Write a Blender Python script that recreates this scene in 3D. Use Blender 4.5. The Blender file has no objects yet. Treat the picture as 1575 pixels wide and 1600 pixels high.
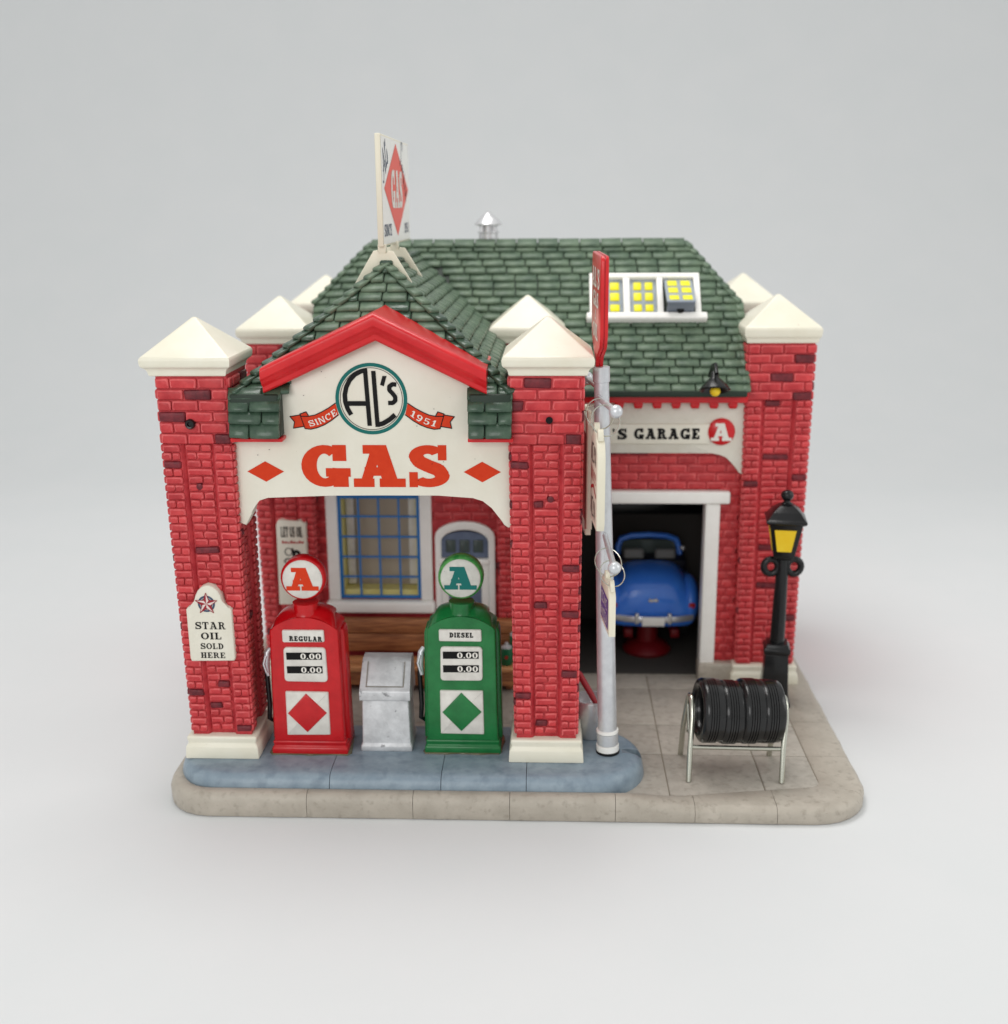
import bpy, bmesh, math, random
from mathutils import Vector, Matrix
from mathutils.geometry import delaunay_2d_cdt
random.seed(7)
PI = math.pi
sc = bpy.context.scene
COL = sc.collection
sc.unit_settings.system = 'METRIC'
sc.unit_settings.scale_length = 0.01          # one unit is one centimetre: a small collectible on a table

# ---------------------------------------------------------------- camera
cam = bpy.data.cameras.new('camera')
cam.sensor_fit = 'VERTICAL'
cam.sensor_height = 36.0
cam.lens = 36.0 * 1800.0 / 1600.0
cam.clip_start = 0.5
cam.clip_end = 600
cam.dof.use_dof = True
cam.dof.focus_distance = 27.6
cam.dof.aperture_fstop = 0.135
camo = bpy.data.objects.new('camera', cam)
COL.objects.link(camo)
_r = Vector((0.9992, 0.0401, -0.0067)); _d = Vector((0.0039, -0.2589, -0.9659)); _f = Vector((-0.0404, 0.9651, -0.2588))
camo.matrix_world = Matrix(((_r.x, -_d.x, -_f.x, 9.33), (_r.y, -_d.y, -_f.y, -25.519), (_r.z, -_d.z, -_f.z, 14.755), (0, 0, 0, 1)))
sc.camera = camo

# ---------------------------------------------------------------- light
world = bpy.data.worlds.new('World'); sc.world = world
world.use_nodes = True
bg = world.node_tree.nodes['Background']
bg.inputs[0].default_value = (0.985, 1.0, 0.985, 1)
bg.inputs[1].default_value = 0.82

def area(name, loc, target, sx, sy, power, color=(1, 1, 1)):
    l = bpy.data.lights.new(name, 'AREA'); l.shape = 'RECTANGLE'; l.size = sx; l.size_y = sy
    l.energy = power; l.color = color
    o = bpy.data.objects.new(name, l); COL.objects.link(o); o.location = loc
    o.rotation_euler = (Vector(target) - Vector(loc)).to_track_quat('-Z', 'Y').to_euler()
    return o
area('softbox_overhead', (4, 12, 50), (8.5, 9, 0), 26, 20, 11600, (1, 0.985, 0.96))
area('softbox_front', (-18, -88, 40), (8.5, 3, 4), 56, 40, 30000, (1, 0.99, 0.98))
area('softbox_side', (50, -6, 26), (10, 4, 5), 22, 26, 4200, (1, 0.99, 0.97))

sc.view_settings.view_transform = 'Standard'
sc.view_settings.look = 'None'
sc.view_settings.exposure = -0.2
sc.view_settings.gamma = 1.0
sc.render.engine = 'CYCLES'
sc.cycles.use_denoising = True
sc.cycles.max_bounces = 8

# ---------------------------------------------------------------- materials
def lin(c):
    c /= 255.0
    return c / 12.92 if c <= 0.04045 else ((c + 0.055) / 1.055) ** 2.4
def rgb(r, g, b): return (lin(r), lin(g), lin(b), 1.0)

def mat(name, c, rough=0.45, metal=0.0, c2=None, scale=2.0, amount=0.5, bump=0.0, bscale=8.0, spots=None, spot_scale=6.0, spot_at=0.66, spot_soft=.06, per_obj=0.0, coat=0.0, spec=0.32, detail=5.0, sss=0.0, emit=0.0):
    """painted resin / metal with blotches (c2), small marks (spots), fine relief (bump) and per-piece variation"""
    m = bpy.data.materials.new(name); m.use_nodes = True
    nt = m.node_tree; N = nt.nodes; L = nt.links
    b = N['Principled BSDF']
    b.inputs['Roughness'].default_value = rough
    b.inputs['Metallic'].default_value = metal
    b.inputs['Specular IOR Level'].default_value = spec
    b.inputs['Coat Weight'].default_value = coat
    b.inputs['Coat Roughness'].default_value = 0.15
    if sss:
        b.inputs['Subsurface Weight'].default_value = sss
        b.inputs['Subsurface Radius'].default_value = (0.12, 0.1, 0.08)
        b.inputs['Subsurface Scale'].default_value = 1.0
    if emit:
        b.inputs['Emission Color'].default_value = c; b.inputs['Emission Strength'].default_value = emit
    tc = N.new('ShaderNodeTexCoord')
    geo = N.new('ShaderNodeNewGeometry')
    pos = geo.outputs['Position']
    col = None
    if c2 is not None:
        n = N.new('ShaderNodeTexNoise'); n.inputs['Scale'].default_value = scale; n.inputs['Detail'].default_value = detail
        n.inputs['Roughness'].default_value = 0.6
        L.new(pos, n.inputs['Vector'])
        r = N.new('ShaderNodeValToRGB'); r.color_ramp.elements[0].position = 0.5 - 0.22 / max(amount, .05) * 0.5; r.color_ramp.elements[1].position = 0.5 + 0.22 / max(amount, .05) * 0.5
        r.color_ramp.elements[0].color = c; r.color_ramp.elements[1].color = c2
        L.new(n.outputs[0], r.inputs[0]); col = r.outputs[0]
    if spots is not None:
        n2 = N.new('ShaderNodeTexNoise'); n2.inputs['Scale'].default_value = spot_scale; n2.inputs['Detail'].default_value = 3
        L.new(pos, n2.inputs['Vector'])
        r2 = N.new('ShaderNodeValToRGB'); r2.color_ramp.elements[0].position = spot_at; r2.color_ramp.elements[1].position = spot_at + spot_soft
        L.new(n2.outputs[0], r2.inputs[0])
        mx = N.new('ShaderNodeMix'); mx.data_type = 'RGBA'
        L.new(r2.outputs[0], mx.inputs[0])
        if col: L.new(col, mx.inputs[6])
        else: mx.inputs[6].default_value = c
        mx.inputs[7].default_value = spots
        col = mx.outputs[2]
    if per_obj:
        oi = N.new('ShaderNodeObjectInfo')
        mr = N.new('ShaderNodeMapRange'); mr.inputs[3].default_value = 1 - per_obj; mr.inputs[4].default_value = 1 + per_obj
        L.new(oi.outputs['Random'], mr.inputs[0])
        hs = N.new('ShaderNodeHueSaturation')
        L.new(mr.outputs[0], hs.inputs['Value'])
        if col: L.new(col, hs.inputs['Color'])
        else: hs.inputs['Color'].default_value = c
        col = hs.outputs[0]
    if col: L.new(col, b.inputs['Base Color'])
    else: b.inputs['Base Color'].default_value = c
    if bump:
        n3 = N.new('ShaderNodeTexNoise'); n3.inputs['Scale'].default_value = bscale; n3.inputs['Detail'].default_value = 4
        L.new(pos, n3.inputs['Vector'])
        bp = N.new('ShaderNodeBump'); bp.inputs['Strength'].default_value = bump; bp.inputs['Distance'].default_value = 0.05
        L.new(n3.outputs[0], bp.inputs['Height']); L.new(bp.outputs[0], b.inputs['Normal'])
    return m

def wood(name, c, c2):
    m = bpy.data.materials.new(name); m.use_nodes = True
    nt = m.node_tree; N = nt.nodes; L = nt.links; b = N['Principled BSDF']
    geo = N.new('ShaderNodeNewGeometry')
    mp = N.new('ShaderNodeMapping'); mp.inputs['Scale'].default_value = (0.8, 9, 13)
    L.new(geo.outputs['Position'], mp.inputs[0])
    n = N.new('ShaderNodeTexNoise'); n.inputs['Scale'].default_value = 1.6; n.inputs['Detail'].default_value = 6
    L.new(mp.outputs[0], n.inputs['Vector'])
    r = N.new('ShaderNodeValToRGB'); r.color_ramp.elements[0].position = .36; r.color_ramp.elements[1].position = .66
    r.color_ramp.elements[0].color = c; r.color_ramp.elements[1].color = c2
    L.new(n.outputs[0], r.inputs[0]); L.new(r.outputs[0], b.inputs['Base Color'])
    b.inputs['Roughness'].default_value = .5
    return m

M = dict(
    backdrop=mat('grey_paper', rgb(215, 217, 218), .62, spec=.3, c2=rgb(218, 219, 220), scale=.25),
    concrete=mat('painted_concrete', rgb(158, 151, 141), .55, c2=rgb(182, 175, 165), scale=2.6, amount=.35, bump=.2, bscale=12, spots=rgb(146, 139, 129), spot_scale=4.5, spot_at=.5, spot_soft=.3, per_obj=.04),
    kerb=mat('kerb_paint', rgb(160, 152, 140), .45, c2=rgb(186, 178, 166), scale=1.7, amount=.35, bump=.14, bscale=9, spots=rgb(150, 142, 130), spot_scale=5.5, spot_at=.55, spot_soft=.25, per_obj=.03),
    joint=mat('joint_paint', rgb(128, 120, 108), .7),
    island=mat('blue_grey_paint', rgb(114, 131, 145), .38, c2=rgb(148, 163, 174), scale=2.0, amount=.35, bump=.16, bscale=9, spots=rgb(106, 122, 136), spot_scale=3.0, spot_at=.50, spot_soft=.3, coat=.1),
    brick=mat('red_brick_paint', rgb(170, 38, 46), .36, c2=rgb(206, 70, 72), scale=2.6, amount=.5, bump=.16, bscale=15, per_obj=.13),
    brick_edge=mat('worn_brick_edge', rgb(220, 104, 104), .42, c2=rgb(198, 66, 72), scale=5, amount=.6, per_obj=.06),
    brick_dark=mat('dark_brick_paint', rgb(86, 28, 36), .42, c2=rgb(122, 40, 48), scale=6, amount=.6, bump=.15, bscale=18, per_obj=.12),
    mortar=mat('red_mortar_paint', rgb(164, 40, 48), .45, c2=rgb(198, 66, 70), scale=3, amount=.6, bump=.1, bscale=14),
    cap=mat('cream_porcelain', rgb(226, 221, 202), .36, c2=rgb(233, 229, 213), scale=.9, amount=.6, bump=.06, bscale=7, spots=rgb(196, 188, 166), spot_scale=9, spot_at=.73, coat=.12),
    board=mat('cream_sign_paint', rgb(219, 214, 198), .34, c2=rgb(227, 223, 209), scale=.8, amount=.6, bump=.03, bscale=5, spots=rgb(176, 164, 134), spot_scale=7, spot_at=.77, coat=.15),
    stucco=mat('rough_white_paint', rgb(214, 210, 196), .6, c2=rgb(224, 221, 210), scale=2, bump=.3, bscale=16),
    white=mat('white_paint', rgb(238, 236, 231), .34, c2=rgb(244, 243, 239), scale=2, bump=.05, bscale=9),
    plastic=mat('ivory_plastic', rgb(226, 220, 200), .35, sss=.0),
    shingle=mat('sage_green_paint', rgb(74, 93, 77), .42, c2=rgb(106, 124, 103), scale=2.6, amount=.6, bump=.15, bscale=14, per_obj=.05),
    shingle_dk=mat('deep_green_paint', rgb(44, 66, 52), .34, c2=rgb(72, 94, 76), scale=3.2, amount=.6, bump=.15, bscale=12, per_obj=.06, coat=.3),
    roof_base=mat('dark_green_base', rgb(34, 48, 38), .5),
    trim_red=mat('glossy_red_trim', rgb(194, 14, 26), .3, c2=rgb(210, 34, 38), scale=1.4, amount=.6, bump=.08, bscale=6, coat=.2),
    pump_red=mat('pump_red_paint', rgb(178, 6, 16), .26, c2=rgb(196, 18, 26), scale=2, amount=.6, bump=.10, bscale=7, coat=.25),
    pump_green=mat('pump_green_paint', rgb(12, 98, 46), .28, c2=rgb(28, 118, 60), scale=2, amount=.6, bump=.10, bscale=7, coat=.22),
    pump_green_worn=mat('worn_green_paint', rgb(22, 112, 46), .35, c2=rgb(92, 158, 84), scale=5, amount=.7),
    plate=mat('plate_white', rgb(222, 219, 212), .45, c2=rgb(205, 201, 194), scale=3, amount=.7, bump=.08, bscale=10),
    plate_dirty=mat('plate_scuffed', rgb(208, 208, 200), .5, c2=rgb(190, 190, 182), scale=4, amount=.7, spots=rgb(70, 80, 74), spot_scale=12, spot_at=.7),
    orange=mat('orange_red_print', rgb(200, 52, 18), .4, spec=.18, c2=rgb(208, 60, 24), scale=6),
    coral=mat('coral_print', rgb(232, 84, 66), .4, spec=.18),
    teal=mat('teal_print', rgb(22, 104, 98), .4, spec=.18),
    ink=mat('black_print', rgb(12, 11, 12), .45, spec=.18),
    ink_blue=mat('slate_print', rgb(66, 80, 104), .4, spec=.18),
    ink_red=mat('red_print', rgb(172, 30, 34), .4),
    ink_white=mat('white_print', rgb(226, 222, 214), .4),
    star_red=mat('star_red_print', rgb(150, 34, 44), .4),
    star_pale=mat('star_pale_print', rgb(222, 206, 200), .4),
    purple=mat('purple_print', rgb(84, 70, 146), .4),
    silver=mat('silver_paint', rgb(196, 198, 202), .33, metal=.45, c2=rgb(214, 216, 219), scale=3, amount=.6, bump=.1, bscale=12),
    silver_bin=mat('brushed_silver_paint', rgb(184, 185, 187), .42, metal=.25, c2=rgb(214, 215, 217), scale=2.4, amount=.7, bump=.14, bscale=14, spots=rgb(138, 138, 140), spot_scale=5, spot_at=.65),
    steel=mat('steel_wire', rgb(196, 196, 184), .22, metal=.9),
    chrome=mat('chrome_paint', rgb(214, 214, 216), .25, metal=.6),
    rubber=mat('black_rubber', rgb(17, 17, 18), .24, c2=rgb(30, 30, 31), scale=4, bump=.10, bscale=12, coat=.35, spec=.3),
    black=mat('black_enamel', rgb(10, 10, 12), .28, c2=rgb(20, 20, 22), scale=4, bump=.12, bscale=8, coat=.15, spec=.3),
    yellow=mat('yellow_paint', rgb(232, 190, 20), .4, c2=rgb(238, 204, 48), scale=3),
    pane_yellow=mat('lemon_pane_paint', rgb(236, 226, 20), .35, c2=rgb(240, 234, 60), scale=5),
    sash=mat('grey_blue_sash', rgb(164, 174, 182), .45, c2=rgb(140, 150, 160), scale=6),
    sash_dk=mat('dark_sash', rgb(124, 132, 144), .45),
    blue=mat('window_blue', rgb(40, 112, 180), .42),
    door_blue=mat('door_grey_blue', rgb(86, 98, 122), .45, c2=rgb(106, 118, 140), scale=4),
    sill_yellow=mat('pale_yellow_paint', rgb(214, 202, 120), .5, c2=rgb(226, 218, 150), scale=3),
    interior=mat('interior_grey', rgb(180, 169, 152), .7),
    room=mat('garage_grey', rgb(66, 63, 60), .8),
    glass_dk=mat('dark_pane', rgb(76, 86, 84), .12),
    car=mat('car_blue_paint', rgb(56, 118, 224), .22, c2=rgb(66, 130, 230), scale=1.5, coat=.4),
    car_dark=mat('car_cabin_dark', rgb(14, 16, 28), .5),
    seat=mat('seat_pale', rgb(118, 118, 116), .6),
    jack=mat('jack_red', rgb(104, 12, 18), .4),
    amber=mat('tail_red', rgb(170, 30, 36), .3),
    wood=wood('bench_wood', rgb(124, 72, 42), rgb(190, 126, 80)),
    wood_lt=wood('bench_seat_wood', rgb(168, 108, 66), rgb(222, 160, 108)),
    can=mat('oil_can_green', rgb(24, 96, 60), .35),
    glue=mat('clear_glue', rgb(96, 90, 66), .12, coat=.6),
)

# ---------------------------------------------------------------- helpers
def thing(name, label, cat, loc=(0, 0, 0), group=None):
    o = bpy.data.objects.new(name, None); COL.objects.link(o)
    o.location = loc; o.empty_display_size = .3
    o['label'] = label; o['category'] = cat; o['kind'] = 'thing'
    if group: o['group'] = group
    return o
def wloc(o):
    v = Vector((0, 0, 0))
    while o: v += Vector(o.location); o = o.parent
    return v
def obj(name, bm, m, parent=None, smooth=False, kind=None, auto=True):
    """link a bmesh built in world coordinates as one mesh object under parent"""
    me = bpy.data.meshes.new(name)
    base = wloc(parent) if parent else Vector((0, 0, 0))
    if base.length: bmesh.ops.translate(bm, verts=bm.verts, vec=-base)
    bmesh.ops.recalc_face_normals(bm, faces=bm.faces)
    bm.to_mesh(me); bm.free()
    for mm in (m if isinstance(m, (list, tuple)) else [m]): me.materials.append(mm)
    if smooth:
        me.shade_smooth()
        if auto:
            try: me.set_sharp_from_angle(angle=math.radians(50))
            except Exception: pass
    o = bpy.data.objects.new(name, me); COL.objects.link(o)
    if parent: o.parent = parent
    if kind: o['kind'] = kind
    return o
def B(): return bmesh.new()
def box(bm, x0, x1, y0, y1, z0, z1, bev=0.0, seg=2, mi=0):
    r = bmesh.ops.create_cube(bm, size=1.0)
    vs = r['verts']
    for v in vs:
        v.co = Vector(((x0 + x1) / 2 + v.co.x * (x1 - x0), (y0 + y1) / 2 + v.co.y * (y1 - y0), (z0 + z1) / 2 + v.co.z * (z1 - z0)))
    fs = set(f for v in vs for f in v.link_faces)
    for f in fs: f.material_index = mi
    if bev:
        es = list(set(e for v in vs for e in v.link_edges))
        bmesh.ops.bevel(bm, geom=es, offset=bev, segments=seg, profile=.5, affect='EDGES')
    return bm
def rings(bm, loops, close=True, cap0=True, cap1=True, mi=0):
    """skin a list of equally long point loops"""
    vv = [[bm.verts.new(p) for p in lp] for lp in loops]
    n = len(loops[0])
    for a, b in zip(vv, vv[1:]):
        for i in range(n if close else n - 1):
            j = (i + 1) % n
            f = bm.faces.new((a[i], a[j], b[j], b[i])); f.material_index = mi
    if cap0: bm.faces.new(list(reversed(vv[0]))).material_index = mi
    if cap1: bm.faces.new(vv[-1]).material_index = mi
    return vv
def lathe(bm, prof, c=(0, 0, 0), seg=24, axis='z', mi=0, cap0=True, cap1=True):
    c = Vector(c); loops = []
    for r, h in prof:
        lp = []
        for i in range(seg):
            a = 2 * PI * i / seg
            u, v = r * math.cos(a), r * math.sin(a)
            lp.append(c + (Vector((u, v, h)) if axis == 'z' else Vector((h, u, v)) if axis == 'x' else Vector((u, h, v))))
        loops.append(lp)
    rings(bm, loops, True, cap0, cap1, mi)
    return bm
def sqloft(bm, prof, c, seg=1, mi=0):
    """square section loft: prof = [(hx, hy, z)]"""
    loops = [[Vector((c[0] + sx * hx, c[1] + sy * hy, z)) for sx, sy in ((-1, -1), (1, -1), (1, 1), (-1, 1))] for hx, hy, z in prof]
    rings(bm, loops, True, True, True, mi)
    return bm
def tube(bm, pts, r, seg=8, mi=0, closed=False):
    pts = [Vector(p) for p in pts]; n = len(pts)
    rr = r if isinstance(r, (list, tuple)) else [r] * n
    loops = []; up = None
    for i in range(n):
        t = (pts[(i + 1) % n] - pts[i - 1]) if closed else (pts[min(i + 1, n - 1)] - pts[max(i - 1, 0)])
        t.normalize()
        if up is None:
            up = Vector((0, 0, 1)) if abs(t.z) < .9 else Vector((0, 1, 0))
        s = t.cross(up); s.normalize(); up = s.cross(t); up.normalize()
        loops.append([pts[i] + (s * math.cos(2 * PI * k / seg) + up * math.sin(2 * PI * k / seg)) * rr[i] for k in range(seg)])
    if closed:
        loops.append(loops[0]); rings(bm, loops[:-1], True, False, False, mi)
        a, b = loops[-2], loops[0]
        vs = bm.verts; vs.ensure_lookup_table()
        N0 = len(vs) - n * seg
        for k in range(seg):
            j = (k + 1) % seg
            bm.faces.new((vs[N0 + (n - 1) * seg + k], vs[N0 + (n - 1) * seg + j], vs[N0 + j], vs[N0 + k]))
    else: rings(bm, loops, True, True, True, mi)
    return bm
def prism(bm, poly, fn, d0, d1, bev=0.0, mi=0, seg=2):
    """extrude a 2D polygon; fn(u, v, d) -> world point; d0 is the visible face"""
    a = [bm.verts.new(fn(u, v, d0)) for u, v in poly]
    b = [bm.verts.new(fn(u, v, d1)) for u, v in poly]
    f0 = bm.faces.new(a); f1 = bm.faces.new(list(reversed(b)))
    f0.material_index = f1.material_index = mi
    n = len(a)
    for i in range(n):
        f = bm.faces.new((a[i], b[i], b[(i + 1) % n], a[(i + 1) % n])); f.material_index = mi
    if bev:
        es = [e for e in f0.edges]
        bmesh.ops.bevel(bm, geom=es, offset=bev, segments=seg, profile=.5, affect='EDGES')
    return bm
XZ = lambda u, v, d: Vector((u, d, v))
XY = lambda u, v, d: Vector((u, v, d))
YZ = lambda u, v, d: Vector((d, u, v))
def arc(cx, cy, rx, ry, a0, a1, n):
    return [(cx + rx * math.cos(math.radians(a0 + (a1 - a0) * i / n)), cy + ry * math.sin(math.radians(a0 + (a1 - a0) * i / n))) for i in range(n + 1)]

# ---------------------------------------------------------------- lettering: own slab-serif strokes, joined by a planar union
def bar(x0, y0, x1, y1): return [(x0, y0), (x1, y0), (x1, y1), (x0, y1)]
def dia(x0, y0, x1, y1, w): return [(x0, y0), (x0 + w, y0), (x1 + w, y1), (x1, y1)]
def band(cx, cy, rx, ry, wx, wy, a0, a1, n=22):
    o = arc(cx, cy, rx, ry, a0, a1, n); i = arc(cx, cy, rx - wx, ry - wy, a0, a1, n)
    return [[o[k], o[k + 1], i[k + 1], i[k]] for k in range(n)]
def stroke(pts, w, cap=0):
    out = []
    for (x0, y0), (x1, y1) in zip(pts, pts[1:]):
        l = math.hypot(x1 - x0, y1 - y0) or 1e-6
        nx, ny = -(y1 - y0) / l * w / 2, (x1 - x0) / l * w / 2
        out.append([(x0 - nx, y0 - ny), (x1 - nx, y1 - ny), (x1 + nx, y1 + ny), (x0 + nx, y0 + ny)])
    for x, y in (pts if cap else pts[1:-1]):
        out.append(arc(x, y, w / 2, w / 2, 0, 315, 7))
    return out
def glyph(ch, W, T, s):
    """W stem, T hairline / slab height, s slab overhang; cap height 1"""
    P = []
    if ch == 'A':
        P += [dia(s, 0, .42, 1, T * 1.15), dia(.95 - W + .04, 0, .50 - W * .35, 1, W), bar(.24, .27, .78, .27 + T), bar(0, 0, .30 + s * 1.3, T), bar(.95 - W - s * .6, 0, 1.0 + s, T), bar(.28 - s * .6, 1 - T, .60, 1)]
        return P, 1.0 + s
    if ch == 'G':
        P += band(.5, .5, .5, .5, W, T, 52, 352) + [bar(.84 - T * .8, .62, .97, 1), bar(1.0 - W, .0, 1.0, .45), bar(.52, .45 - T, 1.05, .45)]
        return P, 1.05
    if ch == 'C':
        P += band(.48, .5, .48, .5, W, T, 48, 314) + [bar(.80 - T * .6, .64, .92, 1)]
        return P, .95
    if ch == 'S':
        P += band(.42, .725, .40, .275, W * .9, T, 30, 180, 14) + band(.44, .275, .44, .275, W * .9, T, -150, 0, 14)
        P += [dia(.02 + .0, .725, .88 - W * .9, .275, W * .9)] if False else []
        P += stroke([(.02 + W * .45, .725), (.10 + W * .45, .60), (.44, .5), (.80 - W * .45, .41), (.88 - W * .45, .275)], W * .92, 1)
        P += [bar(.74 - T * .5, .64, .82, 1), bar(.02, 0, .10 + T * .5, .36)]
        return P, .88
    if ch in 'EL':
        P += [bar(s, 0, s + W, 1), bar(0, 0, .80, T), bar(.80 - T * .9, 0, .80, .36)]
        if ch == 'E': P += [bar(0, 1 - T, .78, 1), bar(.78 - T * .9, .66, .78, 1), bar(s, .5 - T / 2, .56, .5 + T / 2), bar(.56 - T * .8, .36, .56, .64)]
        else: P += [bar(0, 1 - T, 2 * s + W, 1)]
        return P, .84
    if ch == 'I':
        return [bar(s, 0, s + W, 1), bar(0, 0, 2 * s + W, T), bar(0, 1 - T, 2 * s + W, 1)], 2 * s + W
    if ch == 'D':
        return band(.36, .5, .54, .5, W, T, -90, 90, 16) + [bar(s, 0, s + W, 1), bar(0, 0, .38, T), bar(0, 1 - T, .38, 1)], .92
    if ch == 'O': return band(.5, .5, .5, .5, W, T, 0, 360, 30), 1.0
    if ch == '0': return band(.37, .5, .37, .5, W, T, 0, 360, 24), .76
    if ch == 'R':
        return band(.42, .735, .40, .265, W * .9, T, -90, 90, 14) + [bar(s, 0, s + W, 1), bar(0, 0, 2 * s + W, T), bar(0, 1 - T, .44, 1), bar(s, .47, .44, .47 + T), dia(.94 - W, 0, .46, .5, W * .9), bar(.72, 0, 1.02, T)], 1.0
    if ch == 'T': return [bar(.45 - W / 2, 0, .45 + W / 2, 1), bar(.45 - W / 2 - s, 0, .45 + W / 2 + s, T), bar(0, 1 - T, .9, 1), bar(0, .66, T * .9, 1), bar(.9 - T * .9, .66, .9, 1)], .92
    if ch == 'U':
        return [bar(s, .35, s + W, 1), bar(.92 - s - T * 1.2, .35, .92 - s, 1), bar(0, 1 - T, 2 * s + W, 1), bar(.92 - 2 * s - T * 1.2, 1 - T, .92, 1)] + band(.46, .36, .46 - s, .36, W * .9, T, 180, 360, 14), .92
    if ch == 'H':
        return [bar(s, 0, s + W, 1), bar(.98 - s - W, 0, .98 - s, 1), bar(s, .5 - T / 2, .98 - s, .5 + T / 2), bar(0, 0, 2 * s + W, T), bar(0, 1 - T, 2 * s + W, 1), bar(.98 - 2 * s - W, 0, .98, T), bar(.98 - 2 * s - W, 1 - T, .98, 1)], .98
    if ch == 'N':
        return [bar(s, 0, s + T * 1.2, 1), bar(.95 - s - T * 1.2, 0, .95 - s, 1), dia(s, 1, .95 - s - W, 0, W), bar(0, 0, 2 * s + T, T), bar(.95 - 2 * s - T, 1 - T, .95, 1), bar(0, 1 - T, s + W * .6, 1)], .95
    if ch == '1': return [bar(.2, 0, .2 + W, 1), bar(.05, 0, .35 + W, T), dia(.02, .72, .2, 1, T)], .5 + W * .5
    if ch == '9': return band(.36, .68, .36, .32, W, T, 0, 360, 20) + stroke([(.72 - W / 2, .68), (.66 - W / 2, .3), (.40, .06), (.14, .08)], W * .85, 1), .76
    if ch == '5': return band(.34, .32, .38, .32, W, T, -150, 125, 18) + [bar(.08, .46, .08 + T, 1), bar(.08, 1 - T, .66, 1)], .76
    if ch == '.': return [bar(.02, 0, .2, .2)], .24
    if ch == "'": return [[(.02, 1), (.24, 1), (.16, .66), (.06, .66)]], .26
    if ch == '&': return band(.36, .76, .22, .24, T, T, 0, 360, 16) + band(.36, .30, .34, .30, T * 1.2, T, 40, 330, 18) + [dia(.78, 0, .22, .64, T * 1.2)], .95
    return [], .45
def text(s, h, w=None, W=.26, T=.15, sl=.09, track=.14, italic=0.0):
    """polygons of a line of capitals, baseline at 0, starting at x = 0; w fits the width"""
    x = 0; P = []
    for ch in s:
        g, a = glyph(ch, W, T, sl)
        P += [[(px + x, py) for px, py in q] for q in g]
        x += a + track
    x -= track
    k = (w / (x * h)) if w else 1.0
    return [[((px + italic * py) * h * k, py * h) for px, py in q] for q in P], x * h * k
def place(P, dx=0, dy=0, rot=0, sx=1, sy=1):
    c, s = math.cos(math.radians(rot)), math.sin(math.radians(rot))
    return [[(dx + (x * sx) * c - (y * sy) * s, dy + (x * sx) * s + (y * sy) * c) for x, y in q] for q in P]
def union_into(bm, P, fn, d, mi=0):
    """planar union of polygons P laid at depth d as one clean sheet"""
    verts = []; faces = []
    for q in P:
        area2 = sum(q[i][0] * q[(i + 1) % len(q)][1] - q[(i + 1) % len(q)][0] * q[i][1] for i in range(len(q)))
        if abs(area2) < 1e-9: continue
        if area2 < 0: q = q[::-1]
        faces.append(list(range(len(verts), len(verts) + len(q)))); verts += [Vector(p) for p in q]
    if not faces: return
    ov, oe, of, _v, _e, orig = delaunay_2d_cdt(verts, [], faces, 0, 1e-5)
    vm = {}
    for f, og in zip(of, orig):
        if not og: continue
        vs = []
        for i in f:
            if i not in vm: vm[i] = bm.verts.new(fn(ov[i].x, ov[i].y, d))
            vs.append(vm[i])
        try: bm.faces.new(vs).material_index = mi
        except ValueError: pass
def ink(name, P, m, parent, fn, d, label=None):
    bm = B(); union_into(bm, P, fn, d)
    o = obj(name, bm, m, parent)
    if label: o['label'] = label
    return o

# ================================================================ the setting: paper sweep and the painted base
bm = B()
prof = [(-70, -.012), (36, -.012)] + [(36 + 46 * math.sin(math.radians(a)), -.012 + 46 - 46 * math.cos(math.radians(a))) for a in range(4, 88, 4)] + [(82.0, 46), (82.0, 110)]
loops = [[Vector((x, y, z)) for y, z in prof] for x in (-130, -60, 0, 60, 150)]
vv = [[bm.verts.new(p) for p in lp] for lp in loops]
for a, b in zip(vv, vv[1:]):
    for i in range(len(prof) - 1): bm.faces.new((a[i], a[i + 1], b[i + 1], b[i]))
o = obj('backdrop', bm, M['backdrop'], None, smooth=True, auto=False); o['kind'] = 'structure'

def rrect(x0, x1, y0, y1, rfl, rfr, rb=.6, n=8):
    """rounded outline, counter-clockwise from the back left"""
    return (arc(x0 + rb, y1 - rb, rb, rb, 90, 180, 4) + arc(x0 + rfl, y0 + rfl, rfl, rfl, 180, 270, n) +
            arc(x1 - rfr, y0 + rfr, rfr, rfr, 270, 360, n) + arc(x1 - rb, y1 - rb, rb, rb, 0, 90, 4))
BX0, BX1, BY1 = -.44, 17.34, 15.8
bm = B()
loops = []
for ins, z in ((.10, 0), (.03, .04), (.02, .30), (.14, .41)):
    loops.append([Vector((x, y, z)) for x, y in rrect(BX0 + ins, BX1 - ins, ins, BY1 - ins, 1.25, 1.5)])
rings(bm, loops)
base = obj('pavement', bm, M['joint'], None, smooth=True); base['kind'] = 'structure'

# kerb stones around the rim: swept profile, cut at the joints
path = [(BX0, 15.2), (BX0, 1.25)] + arc(BX0 + 1.25, 1.25, 1.25, 1.25, 180, 270, 8)[1:] + [(BX1 - 1.5, 0)] + arc(BX1 - 1.5, 1.5, 1.5, 1.5, 270, 360, 8)[1:] + [(BX1, 15.2)]
cum = [0]
for p, q in zip(path, path[1:]): cum.append(cum[-1] + math.hypot(q[0] - p[0], q[1] - p[1]))
def at_s(s):
    for i in range(len(path) - 1):
        if s <= cum[i + 1] or i == len(path) - 2:
            t = (s - cum[i]) / (cum[i + 1] - cum[i]); p, q = path[i], path[i + 1]
            d = Vector((q[0] - p[0], q[1] - p[1])).normalized()
            return Vector((p[0] + (q[0] - p[0]) * t, p[1] + (q[1] - p[1]) * t)), Vector((-d.y, d.x)), d
def tangent(s):
    a, b = at_s(max(0, s - .2))[0], at_s(min(cum[-1], s + .2))[0]
    d = (b - a).normalized(); return Vector((-d.y, d.x))
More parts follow.
